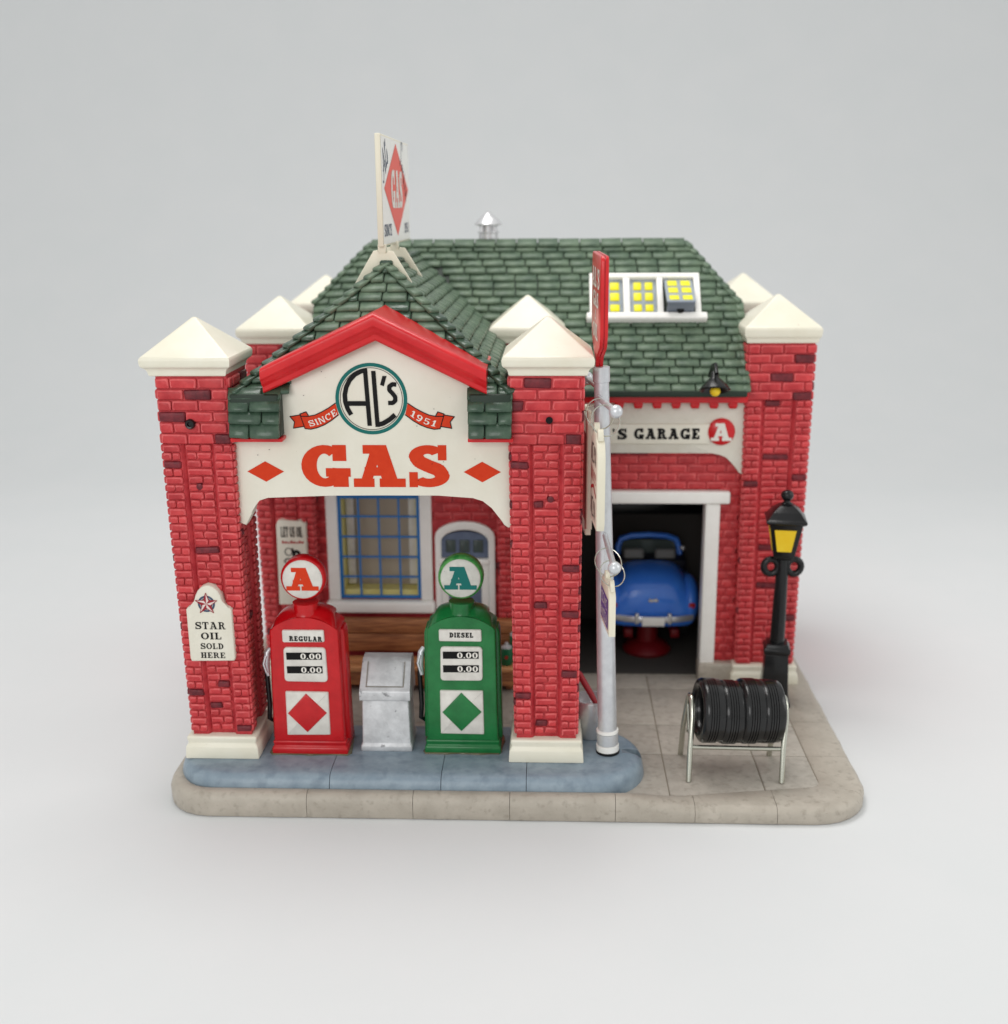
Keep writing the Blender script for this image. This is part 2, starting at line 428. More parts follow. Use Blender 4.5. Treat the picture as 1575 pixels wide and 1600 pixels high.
s_front0 = cum[9]                                # where the straight front begins (x = .81)
def kerb_h(s):
    x = .81 + (s - s_front0)
    if x < 11.0: return .63
    if x > 12.6: return .44
    t = (x - 11.0) / 1.6; t = t * t * (3 - 2 * t); return .63 - .19 * t
def kerb_w(s):
    x = .81 + (s - s_front0)
    return .40 if x < 11 else min(1.16, .40 + .7 * (x - 11) / 4.5)
cuts = [0] + [s_front0 + (x - .81) for x in (-10.2, -7.2, -4.2, -1.4, 3.3, 5.95, 8.35, 10.95, 12.9, 14.9)]
cuts += [cuts[-1] + 2.6, cuts[-1] + 4.6, cuts[-1] + 6.7, cuts[-1] + 9.6, cuts[-1] + 12.6, cum[-1]]
for s0, s1 in zip(cuts, cuts[1:]):
    n = max(2, int((s1 - s0) / .3)); bm = B(); loops = []
    for i in range(n + 1):
        s = s0 + .006 + (s1 - s0 - .012) * i / n
        p, _n, _t = at_s(s); nn = tangent(s); h, w = kerb_h(s), kerb_w(s)
        wob = .012 * math.sin(s * 3.1) + .008 * math.sin(s * 7.7)
        pf = [(.03, .0), (.0 + wob, .06), (-.01 + wob, h * .62), (.03, h - .11), (.09, h - .03), (.18, h), (w - .08, h + .005), (w, h - .05), (w, .1)]
        loops.append([Vector((p.x + nn.x * d, p.y + nn.y * d, z)) for d, z in pf])
    rings(bm, loops)
    obj('kerb_stone', bm, M['kerb'], base, smooth=True)

# paving slabs, thin plates with joints between them
def slab(poly, h=.43):
    bm = B(); prism(bm, poly, XY, h + random.uniform(-.006, .006), .33, bev=.025)
    obj('paving_slab', bm, M['concrete'], base, smooth=True)
xs = [.16, 2.6, 4.9, 7.2, 9.4, 11.2, 12.34, 14.76, 16.19]
ys = [.60, 2.84, 4.66, 7.2, 8.25]
g = .014
for j in range(len(ys) - 1):
    for i in range(len(xs) - 1):
        x0, x1, y0, y1 = xs[i] + g, xs[i + 1] - g, ys[j] + g, ys[j + 1] - g
        if j == 0 and x1 < 11: continue
        if i == len(xs) - 2 and j == 0:
            slab([(x0, y0), (x1 - .75, y0)] + arc(x1 - .75, y0 + .75, .75, .75, 270, 360, 6)[1:] + [(x1, y1), (x0, y1)])
        else: slab([(x0, y0), (x1, y0), (x1, y1), (x0, y1)])
for y0, y1 in ((8.25, 10.9), (10.9, 13.5), (13.5, 15.2)):
    slab([(.16, y0 + g), (16.1, y0 + g), (16.1, y1 - g), (.16, y1 - g)], .425)

# the blue-grey pump island: a rounded block cut by joints
IX0, IX1, IYC, IR, IPW = -.30, 11.80, 1.94, 1.62, 2.5
isl = bpy.data.objects.new('pump_island', None); COL.objects.link(isl); isl.location = (IX0, IYC, .3); isl['kind'] = 'structure'
def ihalf(x, d):
    R = IR - d
    e = max(0, (IX0 + IR) - x, x - (IX1 - IR)) / IR
    pw = 2.05 if x > 6 else IPW
    return R * max(0.0, 1 - min(e, 1) ** pw) ** (1 / pw)
def ix(x, d):
    if x < IX0 + IR: return IX0 + IR - (IX0 + IR - x) * (IR - d) / IR
    if x > IX1 - IR: return IX1 - IR + (x - IX1 + IR) * (IR - d) / IR
    return x
cut = [IX0, 3.82, 6.62, 8.75, IX1]
for a, b in zip(cut, cut[1:]):
    xsamp = [a + (b - a) * i / 14 for i in range(15)]
    if a == IX0: xsamp = [a + IR * (1 - math.cos(PI / 2 * i / 14)) for i in range(15)] + [a + IR + (b - a - IR) * i / 5 for i in range(1, 6)]
    if b == IX1: xsamp = [a + (b - IR - a) * i / 4 for i in range(4)] + [b - IR + IR * math.sin(PI / 2 * i / 14) for i in range(15)]
    xsamp[0] += .008; xsamp[-1] -= .008
    pf = [(.0, .3), (.02, .5), (.05, .68), (.1, .82), (.19, .92), (.32, .955), (.6, .965)]
    bm = B(); loops = []
    for x in xsamp:
        lp = [Vector((ix(x, d), IYC - ihalf(x, d), z)) for d, z in pf] + [Vector((ix(x, d), IYC + ihalf(x, d), z)) for d, z in reversed(pf)]
        loops.append(lp)
    rings(bm, loops)
    bmesh.ops.remove_doubles(bm, verts=bm.verts, dist=.0008)
    obj('island_stone', bm, M['island'], isl, smooth=True)

# ================================================================ brickwork
_bc = {}
def brick_mesh(w, h, dark=False, d=.062, variant=0):
    key = (round(w, 2), round(h, 2), dark, variant)
    if key in _bc: return _bc[key]
    rnd = random.Random(hash((key[0], key[1], variant)) & 0xffff)
    bm = B(); loops = []
    j = [(rnd.uniform(-.014, .014), rnd.uniform(-.010, .010)) for _ in range(8)]
    b = min(.035, h * .2)
    def loop(ins, z):
        hw, hh, c = w / 2 - ins, h / 2 - ins, .022
        pts = [(-hw, -hh + c), (-hw + c, -hh), (hw - c, -hh), (hw, -hh + c), (hw, hh - c), (hw - c, hh), (-hw + c, hh), (-hw, hh - c)]
        return [Vector((x + a, y + e, z)) for (x, y), (a, e) in zip(pts, j)]
    loops = [loop(-.004, -.05), loop(.0, d * .45), loop(b * .45, d * .86), loop(b * 1.15, d)]
    vv = rings(bm, loops)
    bm.faces.ensure_lookup_table()
    if not dark:
        for f in bm.faces:                      # the paint is thin on the raised upper and side edges
            c = f.calc_center_median()
            if d * .6 < c.z < d * .98 and (c.y > h * .2 or abs(c.x) > w * .4): f.material_index = 1
    bmesh.ops.recalc_face_normals(bm, faces=bm.faces)
    me = bpy.data.meshes.new('brick'); bm.to_mesh(me); bm.free()
    for m_ in ([M['brick_dark']] if dark else [M['brick'], M['brick_edge']]): me.materials.append(m_)
    me.shade_smooth()
    _bc[key] = me
    return me
def put_brick(parent, u, v, org, U, Vv, Nn, w, h, dark=None, sx=1.0):
    if dark is None: dark = random.random() < .055
    me = brick_mesh(w, h, dark, variant=random.randrange(4))
    o = bpy.data.objects.new('brick', me); COL.objects.link(o)
    p = Vector(org) + U * u + Vv * v + Nn * random.uniform(-.008, .008) - wloc(parent)
    o.parent = parent
    rot = Matrix((U * sx, Vv, Nn)).transposed().to_4x4()
    o.matrix_local = Matrix.Translation(p) @ rot @ Matrix.Rotation(random.uniform(-.02, .02), 4, 'Z')
    return o
def pillar_layout(z0, z1, hw, taper):
    """bricks of one face of a pillar: (u, z, w, h, recess)"""
    out = []
    ztop = z1; pitch = .268
    z = ztop - .03
    for r in range(6):                          # the solid head
        k = taper(z)
        W = 2 * hw * k; x = -W / 2 + (0.0 if r % 2 else -.32) * k
        while x < W / 2 - .05:
            a, b = max(x, -W / 2), min(x + .66 * k, W / 2)
            if b - a > .1: out.append(((a + b) / 2, z - pitch / 2, b - a - .034, pitch - .034, 0))
            x += .66 * k
        z -= pitch
    zc = z; p2 = .199; r = 0
    while zc - p2 > z0 - .02:                    # two edge strips and a recessed middle panel
        k = taper(zc); W = 2 * hw * k; sw = .44 * k; zz = zc - p2 / 2
        for sgn in (-1, 1):
            c = sgn * (W / 2 - sw / 2)
            if r % 2 == (0 if sgn < 0 else 1): out.append((c, zz, sw - .012, p2 - .028, 0))
            else:
                out.append((c - sw / 4, zz, sw / 2 - .026, p2 - .028, 0)); out.append((c + sw / 4, zz, sw / 2 - .026, p2 - .028, 0))
        pw = W - 2 * sw - .20 * k
        f = [.58, .42][r % 2]
        if r % 5 == 3: f = 1.0
        a = -pw / 2
        for ww in ((pw * f, pw * (1 - f)) if f < 1 else (pw,)):
            out.append((a + ww / 2, zz, ww - .036, p2 - .034, 1)); a += ww
        zc -= p2; r += 1
    return out
def joined_bricks(bm, lay, org, U, Vv, Nn, skip=None):
    for u, v, w, h, rec in lay:
        if skip and skip(u, v): continue
        me = brick_mesh(max(w, .06), h, False, variant=random.randrange(3))
        p = Vector(org) + U * u + Vv * v - Nn * (.10 if rec else 0)
        n0 = len(bm.verts); vs = [bm.verts.new(p + U * q.co.x + Vv * q.co.y + Nn * q.co.z) for q in me.vertices]
        dk = random.random() < .06
        for f in me.polygons:
            nf = bm.faces.new([vs[i] for i in f.vertices]); nf.material_index = 2 if dk else f.material_index; nf.smooth = True

def pillar(cx, cy, z0, z1, hw, label, front=True, left=False, right=False, dark_at=(), lift=0.0, kt=.885, holes=(), zlo=None, cap_c=.045, base_z=.4, plinth=True, lean=0.0, capdx=0.0):
    t = thing('brick_pillar', label, 'pillar', (cx, cy, base_z), 'brick pillars with cream caps')
    taper = lambda z: kt + (1 - kt) * (z - z0) / (z1 - z0)
    bm = B()                                     # core: head solid, shaft with a sunk panel in each face
    zs = z1 - .03 - 6 * .268
    sqloft(bm, [(hw * taper(z0) - .115, hw * taper(z0) - .115, z0 - .1), (hw * taper(zs) - .115, hw * taper(zs) - .115, zs), (hw * taper(zs) - .012, hw * taper(zs) - .012, zs + .03), (hw - .012, hw - .012, z1 + .05)], (cx, cy))
    obj('shaft', bm, M['mortar'], t)
    faces = dict(front=(Vector((1, 0, 0)), Vector((0, -1, 0))), right=(Vector((0, 1, 0)), Vector((1, 0, 0))), left=(Vector((0, -1, 0)), Vector((-1, 0, 0))))
    Z = Vector((0, 0, 1))
    for nm, (U, Nn) in faces.items():
        bm = B(); hw0, hw1 = hw * taper(z0), hw * taper(zs)           # raised edge strips either side of the panel
        for sgn in (-1, 1):
            lo, hi = [], []
            for zz, hwz in ((z0 - .05, hw0), (zs + .01, hw1)):
                k = hwz / hw
                for uu, nn in ((sgn * (hwz - .012), hwz - .12), (sgn * (hwz - .012), hwz - .016), (sgn * (hwz - .46 * k), hwz - .016), (sgn * (hwz - .54 * k), hwz - .12)):
                    (lo if zz < 2 + z0 and zz < zs - .5 else hi).append(Vector((cx, cy, zz)) + U * uu + Nn * nn)
            rings(bm, [lo, hi])
        obj('edge_strip', bm, M['mortar'], t)
    lay = pillar_layout(z0, z1, hw, taper)
    if front:
        for u, v, w, h, rec in lay:
            if zlo and v < zlo: continue
            if any(abs(u - hx) < hr + w * .3 and abs(v - hz) < hr for hx, hz, hr in holes): 
                pass
            dk = any(abs(u - dx) < w * .5 + .01 and abs(v - dz) < h * .62 for dx, dz in dark_at)
            put_brick(t, u, v, (cx, cy - hw * taper(v) + .01 + (.10 if rec else 0), 0), Vector((1, 0, 0)), Z, Vector((0, -1, 0)), w, h, dark=(dk or random.random() < .012) and w > .22)
    for flag, nm in ((left, 'left'), (right, 'right')):
        if flag:
            U, Nn = faces[nm]; bm = B()
            for u, v, w, h, rec in lay:
                joined_bricks(bm, [(u, v, w, h, rec)], Vector((cx, cy, 0)) + Nn * (hw * taper(v) - .01), U, Z, Nn)
            o = obj('side_brickwork', bm, [M['brick'], M['brick_edge'], M['brick_dark']], t); o['kind'] = 'stuff'
    if plinth:
        bm = B(); hp = hw * kt + .14
        sqloft(bm, [(hp + .05, hp + .05, base_z + .01), (hp + .03, hp + .03, base_z + (z0 - base_z) * .55), (hp - .03, hp - .03, base_z + (z0 - base_z) * .72), (hp, hp, z0 - .03), (hp - .03, hp - .03, z0 + .02)], (cx, cy))
        bmesh.ops.bevel(bm, geom=[e for e in bm.edges], offset=.025, segments=2, profile=.5, affect='EDGES')
        obj('plinth', bm, M['cap'], t, smooth=True)
    bm = B(); hc = 1.09 * hw / .87 if hw < .9 else 1.1
    sqloft(bm, [(hw + .05, hw + .05, z1 + .005), (hw + .08, hw + .08, z1 + .15), (hw + .12, hw + .12, z1 + .19), (hc - .015, hc - .015, z1 + .25), (hc, hc, z1 + .42 + lift), (hc - .06, hc - .06, z1 + .50 + lift), (.10, .10, z1 + 1.27 + lift), (.03, .03, z1 + 1.315 + lift)], (cx, cy))
    bmesh.ops.bevel(bm, geom=[e for e in bm.edges if e.calc_length() > .3], offset=cap_c, segments=3, profile=.5, affect='EDGES')
    obj('cap', bm, M['cap'], t, smooth=True)
    if lean:                                      # hand cast: the shaft leans a little
        for ch in t.children:
            if ch.type == 'MESH' and not ch.name.startswith(('brick', 'plinth')):
                for vtx in ch.data.vertices: vtx.co.x += lean * max(0, vtx.co.z + base_z - z0) / (z1 - z0) + (capdx if ch.name.startswith('cap') else 0)
            elif ch.name.startswith('brick'):
                ch.location.x += lean * max(0, ch.location.z + base_z - z0) / (z1 - z0)
    return t
T1 = pillar(.90, 2.16, 1.55, 10.85, .865, 'front left brick pillar carrying the star oil plaque, on the blue pump island', lean=-.085, capdx=-.07, right=True, left=True, base_z=.955,
            dark_at=[(.42, 10.45), (-.38, 9.95), (.55, 9.42), (-.6, 8.78), (.4, 7.9), (-.62, 6.9), (.0, 6.55), (.55, 6.3), (.5, 3.45), (-.55, 2.7), (.0, 2.3), (.6, 1.85), (-.55, 1.75)])
T2 = pillar(9.24, 2.16, 1.55, 10.85, .865, 'front brick pillar with a round open hole, between the green pump and the grey pole', lean=-.03, capdx=.05, left=True, right=True, base_z=.955,
            dark_at=[(.1, 10.65), (-.6, 10.12), (.55, 9.25), (-.62, 8.7), (.5, 8.0), (-.6, 7.0), (.55, 6.2), (.55, 4.9), (-.6, 5.0), (-.02, 5.05), (.55, 3.3), (-.6, 2.65), (-.05, 2.0), (.52, 1.9)])
P5 = pillar(8.64, 8.62, 1.0, 10.85, .92, 'brick pillar behind the front pillar, its cap overlapping the big green roof', left=True, right=True)
P6 = pillar(15.90, 8.62, 1.0, 10.85, .95, 'right hand brick pillar beside the garage door, behind the black street lamp', left=True, right=True,
            dark_at=[(.55, 10.4), (-.25, 9.95), (.6, 9.3), (-.6, 8.5), (.05, 7.6), (-.6, 6.7), (.6, 6.9), (-.55, 4.6), (.1, 3.6), (.55, 2.6)])
P3 = pillar(1.33, 8.62, 1.0, 10.85, .90, 'brick pillar at the left end of the office wall holding the narrow oil notice', right=True, left=True)
P4 = pillar(1.75, 13.7, 1.0, 11.1, .92, 'rearmost left pillar of which only the blurred cream cap shows', front=False, lift=.05)
P7 = pillar(15.68, 13.7, 1.0, 11.1, .95, 'rearmost right pillar whose cream cap peeks out behind the roof end', front=False, lift=.05, left=True, right=True)

# black plug and open hole near the pillar heads
bm = B(); lathe(bm, [(.12, .1), (.125, -.03), (.10, -.07), (.06, -.06), (.045, -.01), (.0, -.01)], (.735, 1.23, 9.72), 16, 'y')
obj('plug', bm, M['black'], T1, smooth=True)
bm = B(); lathe(bm, [(.085, 0), (.085, .02), (.0, .02)], (9.29, 1.20, 9.82), 16, 'y'); obj('hole', bm, M['ink'], T2)
for cx, zz, t in ((.80, 8.15, T1), (9.33, 7.86, T2)):
    bm = B(); lathe(bm, [(.02, -.055), (.075, -.04), (.09, 0), (.09, .05), (0, .05)], (cx, 1.40, zz), 12, 'y'); obj('stub', bm, M['brick_dark'], t, smooth=True)

# ================================================================ shingles
_sc = {}
def shingle_mesh(w, l, dark=False, t=.085, variant=0):
    """local frame: x along the course, y up the slope, z out; the butt (lower) edge is thick and rounded"""
    key = (round(w, 2), round(l, 2), dark, variant)
    if key in _sc: return _sc[key]
    rnd = random.Random(hash((key[0], key[1], variant)) & 0xffff)
    e = [rnd.uniform(-.014, .014) for _ in range(8)]
    hw = w / 2 - .014; bm = B(); loops = []
    for x, k in ((-hw, .55), (-hw + .035, .94), (0, 1.0), (hw - .035, .94), (hw, .55)):
        i = int((x / hw + 1) * 2)
        y0 = -l * .5 + e[i] + (.02 if abs(x) > hw - .01 else 0)
        loops.append([Vector((x, y0 + .015, -.03)), Vector((x, y0, t * k * .55)), Vector((x, y0 + .03, t * k * .95)), Vector((x, y0 + .08, t * k)), Vector((x, l * .62, .012)), Vector((x, l * .62, -.03))])
    rings(bm, loops)
    bmesh.ops.recalc_face_normals(bm, faces=bm.faces)
    me = bpy.data.meshes.new('shingle'); bm.to_mesh(me); bm.free()
    me.materials.append(M['shingle_dk' if dark else 'shingle']); me.shade_smooth()
    _sc[key] = me
    return me
def put_shingle(parent, p, U, V, N, w, l, dark=False, name='shingle'):
    o = bpy.data.objects.new(name, shingle_mesh(w, l, dark, variant=random.randrange(4))); COL.objects.link(o)
    o.parent = parent
    R = Matrix((U, V, N)).transposed().to_4x4()
    o.matrix_local = Matrix.Translation(Vector(p) - wloc(parent) + N * random.uniform(-.006, .012)) @ R @ Matrix.Rotation(random.uniform(-.02, .02), 4, 'Z')
    return o
def courses(O, U, V, L, pitch, width, xr, keep=None, seed=0):
    """yield course pieces on a slope: O eave origin, U along, V up, L slope length, xr(s) -> (u0, u1)"""
    rnd = random.Random(seed); n = int(round(L / pitch)); p = L / n
    for r in range(n):
        s = (r + .5) * p; u0, u1 = xr(s)
        x = u0 - (width * .5 if r % 2 else 0) + rnd.uniform(-.05, .05)
        while x < u1 - .06:
            w = width * rnd.uniform(.94, 1.06)
            a, b = max(x, u0), min(x + w, u1)
            if u1 - b < .12: b = u1; 
            if b - a > .1:
                q = Vector(O) + U * ((a + b) / 2) + V * s
                if keep is None or keep(q): yield q, b - a, p
            if b == u1: break
            x += w

# ================================================================ the pump canopy: gabled sign board and its hipped roof
can = thing('gas_canopy', 'green roofed canopy over the pumps with a cream gable board reading GAS', 'canopy', (5.1, 1.5, 7.2))
YB = 1.52                                        # face of the board
# board outline (x, z)
bl = [(1.62, 7.22), (1.84, 7.14)] + [(2.02, 7.45), (2.08, 7.66), (2.2, 7.80), (2.42, 7.87), (4, 7.90), (5.2, 7.91), (6.6, 7.91)] + [(7.45, 7.88), (7.7, 7.80), (7.9, 7.60), (8.08, 7.36), (8.2, 7.17), (8.3, 7.10), (8.52, 7.16), (8.52, 9.36), (7.42, 9.36), (7.42, 10.70), (5.24, 11.75), (2.86, 10.70), (2.86, 9.36), (1.62, 9.36)]
bm = B(); prism(bm, bl, XZ, YB, YB + .35, bev=.03)
board = obj('gable_board', bm, M['board'], can, smooth=True)
P, _w = text('GAS', 1.04, 3.60, W=.33, T=.205, sl=.11, track=.06)
ink('lettering', place(P, 3.29, 8.12), M['orange'], board, XZ, YB - .008)
for cx in (2.41, 7.68): ink('diamond', [[(cx - .45, 8.50), (cx, 8.245), (cx + .45, 8.50), (cx, 8.755)]], M['orange'], board, XZ, YB - .008)
# round emblem
EX, EZ, ER = 5.055, 10.28, .86
ink('emblem_ring', band(EX, EZ, ER, ER, .085, .085, 0, 360, 56), M['teal'], board, XZ, YB - .012)
ink('emblem_line', band(EX, EZ, ER - .11, ER - .11, .014, .014, 0, 360, 56), M['ink'], board, XZ, YB - .012)
def ez(px, py): return (EX + (px - 620) / 333 * ER, EZ - (py - 490) / 337 * ER)    # emblem drawing units
A_arc = [ez(*q) for q in ((428, 640), (398, 585), (378, 520), (376, 450), (392, 380), (425, 315), (475, 262), (535, 230), (592, 222))]
S_crv = [ez(*q) for q in ((856, 356), (820, 352), (790, 374), (790, 408), (820, 440), (842, 470), (842, 506), (818, 528), (775, 528))]
wd = .115
P = stroke(A_arc, wd * .95) + [[ez(552, 215), ez(592, 212), ez(617, 745), ez(576, 745)]] + stroke([ez(390, 533), ez(585, 533)], wd)
P += [[ez(627, 228), ez(668, 228), ez(690, 755), ez(650, 755)]] + stroke([ez(668, 735), ez(722, 722), ez(785, 684), ez(836, 640)], wd)
P += [[ez(730, 275), ez(768, 275), ez(740, 372), ez(706, 358)]] + stroke(S_crv, wd * .9)
ink('emblem_letters', P, M['ink'], board, XZ, YB - .016)
# ribbon
def rib(side):
    q = lambda px, py: ez(px, py) if side > 0 else (2 * EX - ez(px, py)[0], ez(px, py)[1])
    up = [q(*p) for p in ((955, 530), (1020, 575), (1085, 612), (1150, 642), (1215, 655), (1285, 655))]
    lo = [q(*p) for p in ((930, 640), (1000, 695), (1065, 735), (1130, 762), (1195, 778), (1250, 772))]
    body = [[up[i], up[i + 1], lo[i + 1], lo[i]] for i in range(5)]
    tail = [[q(1275, 640), q(1385, 657), q(1345, 708), q(1262, 740)], [q(1262, 740), q(1345, 708), q(1358, 768), q(1265, 752)]]
    fold = [[q(1208, 655), q(1232, 612), q(1290, 640), q(1285, 656)]]
    ink('ribbon', body + tail + fold, M['orange'], board, XZ, YB - .008)
    w = .022
    out = stroke(up, w, 1) + stroke(lo, w, 1) + stroke([up[-1], lo[-1]], w, 1) + stroke([q(1285, 640), q(1385, 657), q(1345, 708), q(1358, 768), q(1262, 752)], w, 1) + stroke([q(1208, 655), q(1232, 612), q(1290, 632), q(1285, 656)], w, 1)
    ink('ribbon_outline', out, M['ink'], board, XZ, YB - .013)
rib(1); rib(-1)
for txt, a, b in (('SINCE', (45, 745), (298, 632)), ('1951', (985, 628), (1215, 742))):
    if txt == 'SINCE': p0, p1 = ez(40, 752), ez(300, 634)
    else: p0, p1 = ez(975, 645), ez(1208, 752)
    w = math.hypot(p1[0] - p0[0], p1[1] - p0[1]); rot = math.degrees(math.atan2(p1[1] - p0[1], p1[0] - p0[0]))
    P, _ = text(txt, .15, w, W=.2, T=.11, sl=.07, track=.2)
    sag = [[(x, y - (.05 * (1 - (2 * x / w - 1) ** 2))) for x, y in q] for q in P]
    ink('lettering', place(sag, p0[0], p0[1], rot), M['ink_white'], board, XZ, YB - .013)
# stray specks on the board
sp = []
for _ in range(26):
    x, z = random.uniform(2.2, 8.1), random.uniform(8.0, 11.3)
    if z > 9.3 and not 3 < x < 7.2: continue
    r = random.uniform(.006, .018); sp.append([(x - r, z), (x, z - r * .6), (x + r * 1.3, z), (x, z + r * .6)])
ink('specks', sp, M['ink'], board, XZ, YB - .020)['kind'] = 'stuff'

# red pediment: a chevron moulding with a dormer top running back to the roof
apx = [(2.56, 10.66), (5.25, 11.90), (7.83, 10.62)]
def chev(off_out, y):                           # outline points shifted square to each limb
    l0 = (apx[1][1] - apx[0][1]) / (apx[1][0] - apx[0][0]); l1 = (apx[2][1] - apx[1][1]) / (apx[2][0] - apx[1][0])
    return [Vector((apx[0][0], y, apx[0][1] + off_out)), Vector((apx[1][0], y, apx[1][1] + off_out * 1.05)), Vector((apx[2][0], y, apx[2][1] + off_out))]
sect = [(YB - .02, -.20), (1.20, -.20), (1.13, -.15), (1.13, -.05), (1.03, .03), (.96, .12), (.90, .17), (.90, .36), (.96, .42), (1.10, .44), (3.2, .44)]
bm = B(); rows = [chev(o_, y) for y, o_ in sect]
vv = [[bm.verts.new(p) for p in r] for r in rows]
for a, b in zip(vv, vv[1:]):
    for i in (0, 1): bm.faces.new((a[i], a[i + 1], b[i + 1], b[i]))
bm.faces.new([r[0] for r in vv]); bm.faces.new([r[2] for r in reversed(vv)])
bmesh.ops.bevel(bm, geom=[e for e in bm.edges if abs(e.verts[0].co.x - e.verts[1].co.x) > 1 and min(v.co.z for v in e.verts) < 11.4 and e.calc_length() < 4], offset=.02, segments=2, profile=.5, affect='EDGES')
obj('pediment', bm, M['trim_red'], can, smooth=True)
# white dormer cheeks under the pediment
for x0, x1 in ((2.90, 3.05), (7.25, 7.40)):
    bm = B(); box(bm, x0, x1, YB + .3, 2.6, 9.4, 10.7); obj('cheek', bm, M['board'], can)

# roof shell
ax, ay, az = 5.16, 4.0, 13.28
X0, X1, YE, ZE = 1.78, 8.44, 1.28, 10.42
bm = B()
yz = lambda z: YE + (z - ZE) / (az - ZE) * (ay - YE)
v = [bm.verts.new(p) for p in ((X0, YE, ZE), (X1, YE, ZE), (ax, ay, az), (ax, 10.6, az), (X1, 8.3, ZE), (X0, 8.3, ZE), (X0, 1.75, 9.42), (X1, 1.75, 9.42), (X1, 8.3, 9.42), (X0, 8.3, 9.42),
                               (2.9, YE, ZE), (2.9, yz(10.80), 10.80), (5.22, yz(11.85), 11.85), (7.4, yz(10.80), 10.80), (7.4, YE, ZE))]
for f in ((0, 10, 11, 12, 2), (2, 12, 13, 14, 1), (1, 4, 3, 2), (0, 2, 3, 5), (6, 0, 5, 9), (1, 7, 8, 4), (6, 9, 8, 7), (4, 8, 9, 5), (3, 4, 5)): bm.faces.new([v[i] for i in f])
roof = obj('roof', bm, M['roof_base'], can)
ux = Vector((1, 0, 0)); uy = Vector((0, 1, 0)); uz = Vector((0, 0, 1))
# front hip
Vf = (Vector((0, ay, az)) - Vector((0, YE, ZE))); Lf = Vf.length; Vf.normalize(); Nf = ux.cross(Vf)
cover = lambda q: not (abs(q.x - 5.22) < 2.3 and q.z < 11.90 - abs(q.x - 5.22) * .48 - .1)
for q, w, p in courses((0, YE, ZE), ux, Vf, Lf, .30, .62, lambda s: (X0 + (ax - X0) * s / Lf + .03, X1 - (X1 - ax) * s / Lf - .03), cover, 3):
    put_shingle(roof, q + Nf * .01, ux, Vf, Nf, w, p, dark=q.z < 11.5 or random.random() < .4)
# right slope (seen at a grazing angle) and left slope
Vr = Vector((ax - X1, 0, az - ZE)); Lr = Vr.length; Vr.normalize(); Nr = uy.cross(Vr)
for q, w, p in courses((X1, 0, ZE), uy, Vr, Lr, .31, .62, lambda s: (YE + (ay - YE) * s / Lr + .04, 8.25 + 2.3 * s / Lr), None, 5):
    put_shingle(roof, q + Nr * .01, uy, Vr, Nr, w, p, dark=False)
Vl = Vector((ax - X0, 0, az - ZE)); Ll = Vl.length; Vl.normalize(); Nl = (-uy).cross(Vl)
bm = B()
for q, w, p in courses((X0, 0, ZE), uy, Vl, Ll, .31, .62, lambda s: (YE + (ay - YE) * s / Ll + .04, 8.25 + 2.3 * s / Ll), None, 6):
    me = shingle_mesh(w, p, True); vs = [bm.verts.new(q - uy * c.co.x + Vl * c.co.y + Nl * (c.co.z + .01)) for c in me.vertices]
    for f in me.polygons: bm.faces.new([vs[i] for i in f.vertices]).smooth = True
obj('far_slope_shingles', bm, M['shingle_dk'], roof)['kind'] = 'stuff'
# hip ridges: a run of cap pieces from the corners to the apex, then along the ridge
for cx in (X0, X1):
    a, b = Vector((cx, YE, ZE)), Vector((ax, ay, az)); n = 15; d = (b - a) / n
    for i in range(n):
        Vd = d.normalized(); S = Vd.cross(uz).normalized(); Nn = S.cross(Vd)
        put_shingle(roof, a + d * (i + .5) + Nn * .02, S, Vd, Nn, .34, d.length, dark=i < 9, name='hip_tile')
for i in range(21):
    put_shingle(roof, Vector((ax, ay + .15 + .31 * i, az + .02)), ux, uy, uz, .36, .31, dark=True, name='ridge_tile')
# steep skirt either side of the board: four courses and a closed end
for x0, x1 in ((1.72, 2.94), (7.38, 8.42)):
    bm = B(); box(bm, x0 + .02, x1 - .02, 1.10, 1.6, 9.40, 10.45, .06, 3); obj('skirt', bm, M['roof_base'], roof, smooth=True)
    for r in range(4):
        off = .18 if r % 2 else -.12; xm = (x0 + x1) / 2 + off
        zz, y, tl_ = [(9.59, 1.00, 6), (9.88, 1.05, 9), (10.16, 1.11, 14), (10.42, 1.23, 26)][r]
        Vs = Vector((0, math.sin(math.radians(tl_)), math.cos(math.radians(tl_)))); Ns = ux.cross(Vs)
        for a, b in ((x0 - .01 * r, xm), (xm, x1 + .01 * r)):
            put_shingle(roof, Vector(((a + b) / 2, y, zz)), ux, Vs, Ns, b - a, .34 if r == 0 else .28, dark=True)
    bm = B(); box(bm, x0 - .01, x1 + .02, 1.10, 1.62, 9.31, 9.40, .02); obj('eave_strip', bm, M['trim_red'], can, smooth=True)

# ================================================================ the garage and office building
gb = thing('garage_building', 'red brick garage with a long green shingled roof and an open bay', 'building', (8.6, 8.2, .4))
YW = 8.12
def wall(name, boxes, m=M['mortar']):
    bm = B()
    for b_ in boxes: box(bm, *b_)
    return obj(name, bm, m, gb)
WX0, WX1, WZ0, WZ1 = 2.86, 5.36, 2.98, 7.0       # office window opening
DX0, DX1, DZ1 = 5.98, 7.44, 5.25                 # office door opening
ow = wall('office_wall', [(1.6, WX0, YW, YW + .4, .4, 9.4), (WX0, WX1, YW, YW + .4, .4, WZ0), (WX0, WX1, YW, YW + .4, WZ1, 9.4), (WX1, DX0, YW, YW + .4, .4, 9.4), (DX0, DX1, YW, YW + .4, DZ1, 9.4), (DX1, 8.2, YW, YW + .4, .4, 9.4)])
GX0, GX1, GZ1 = 10.0, 13.97, 6.08                # garage bay opening
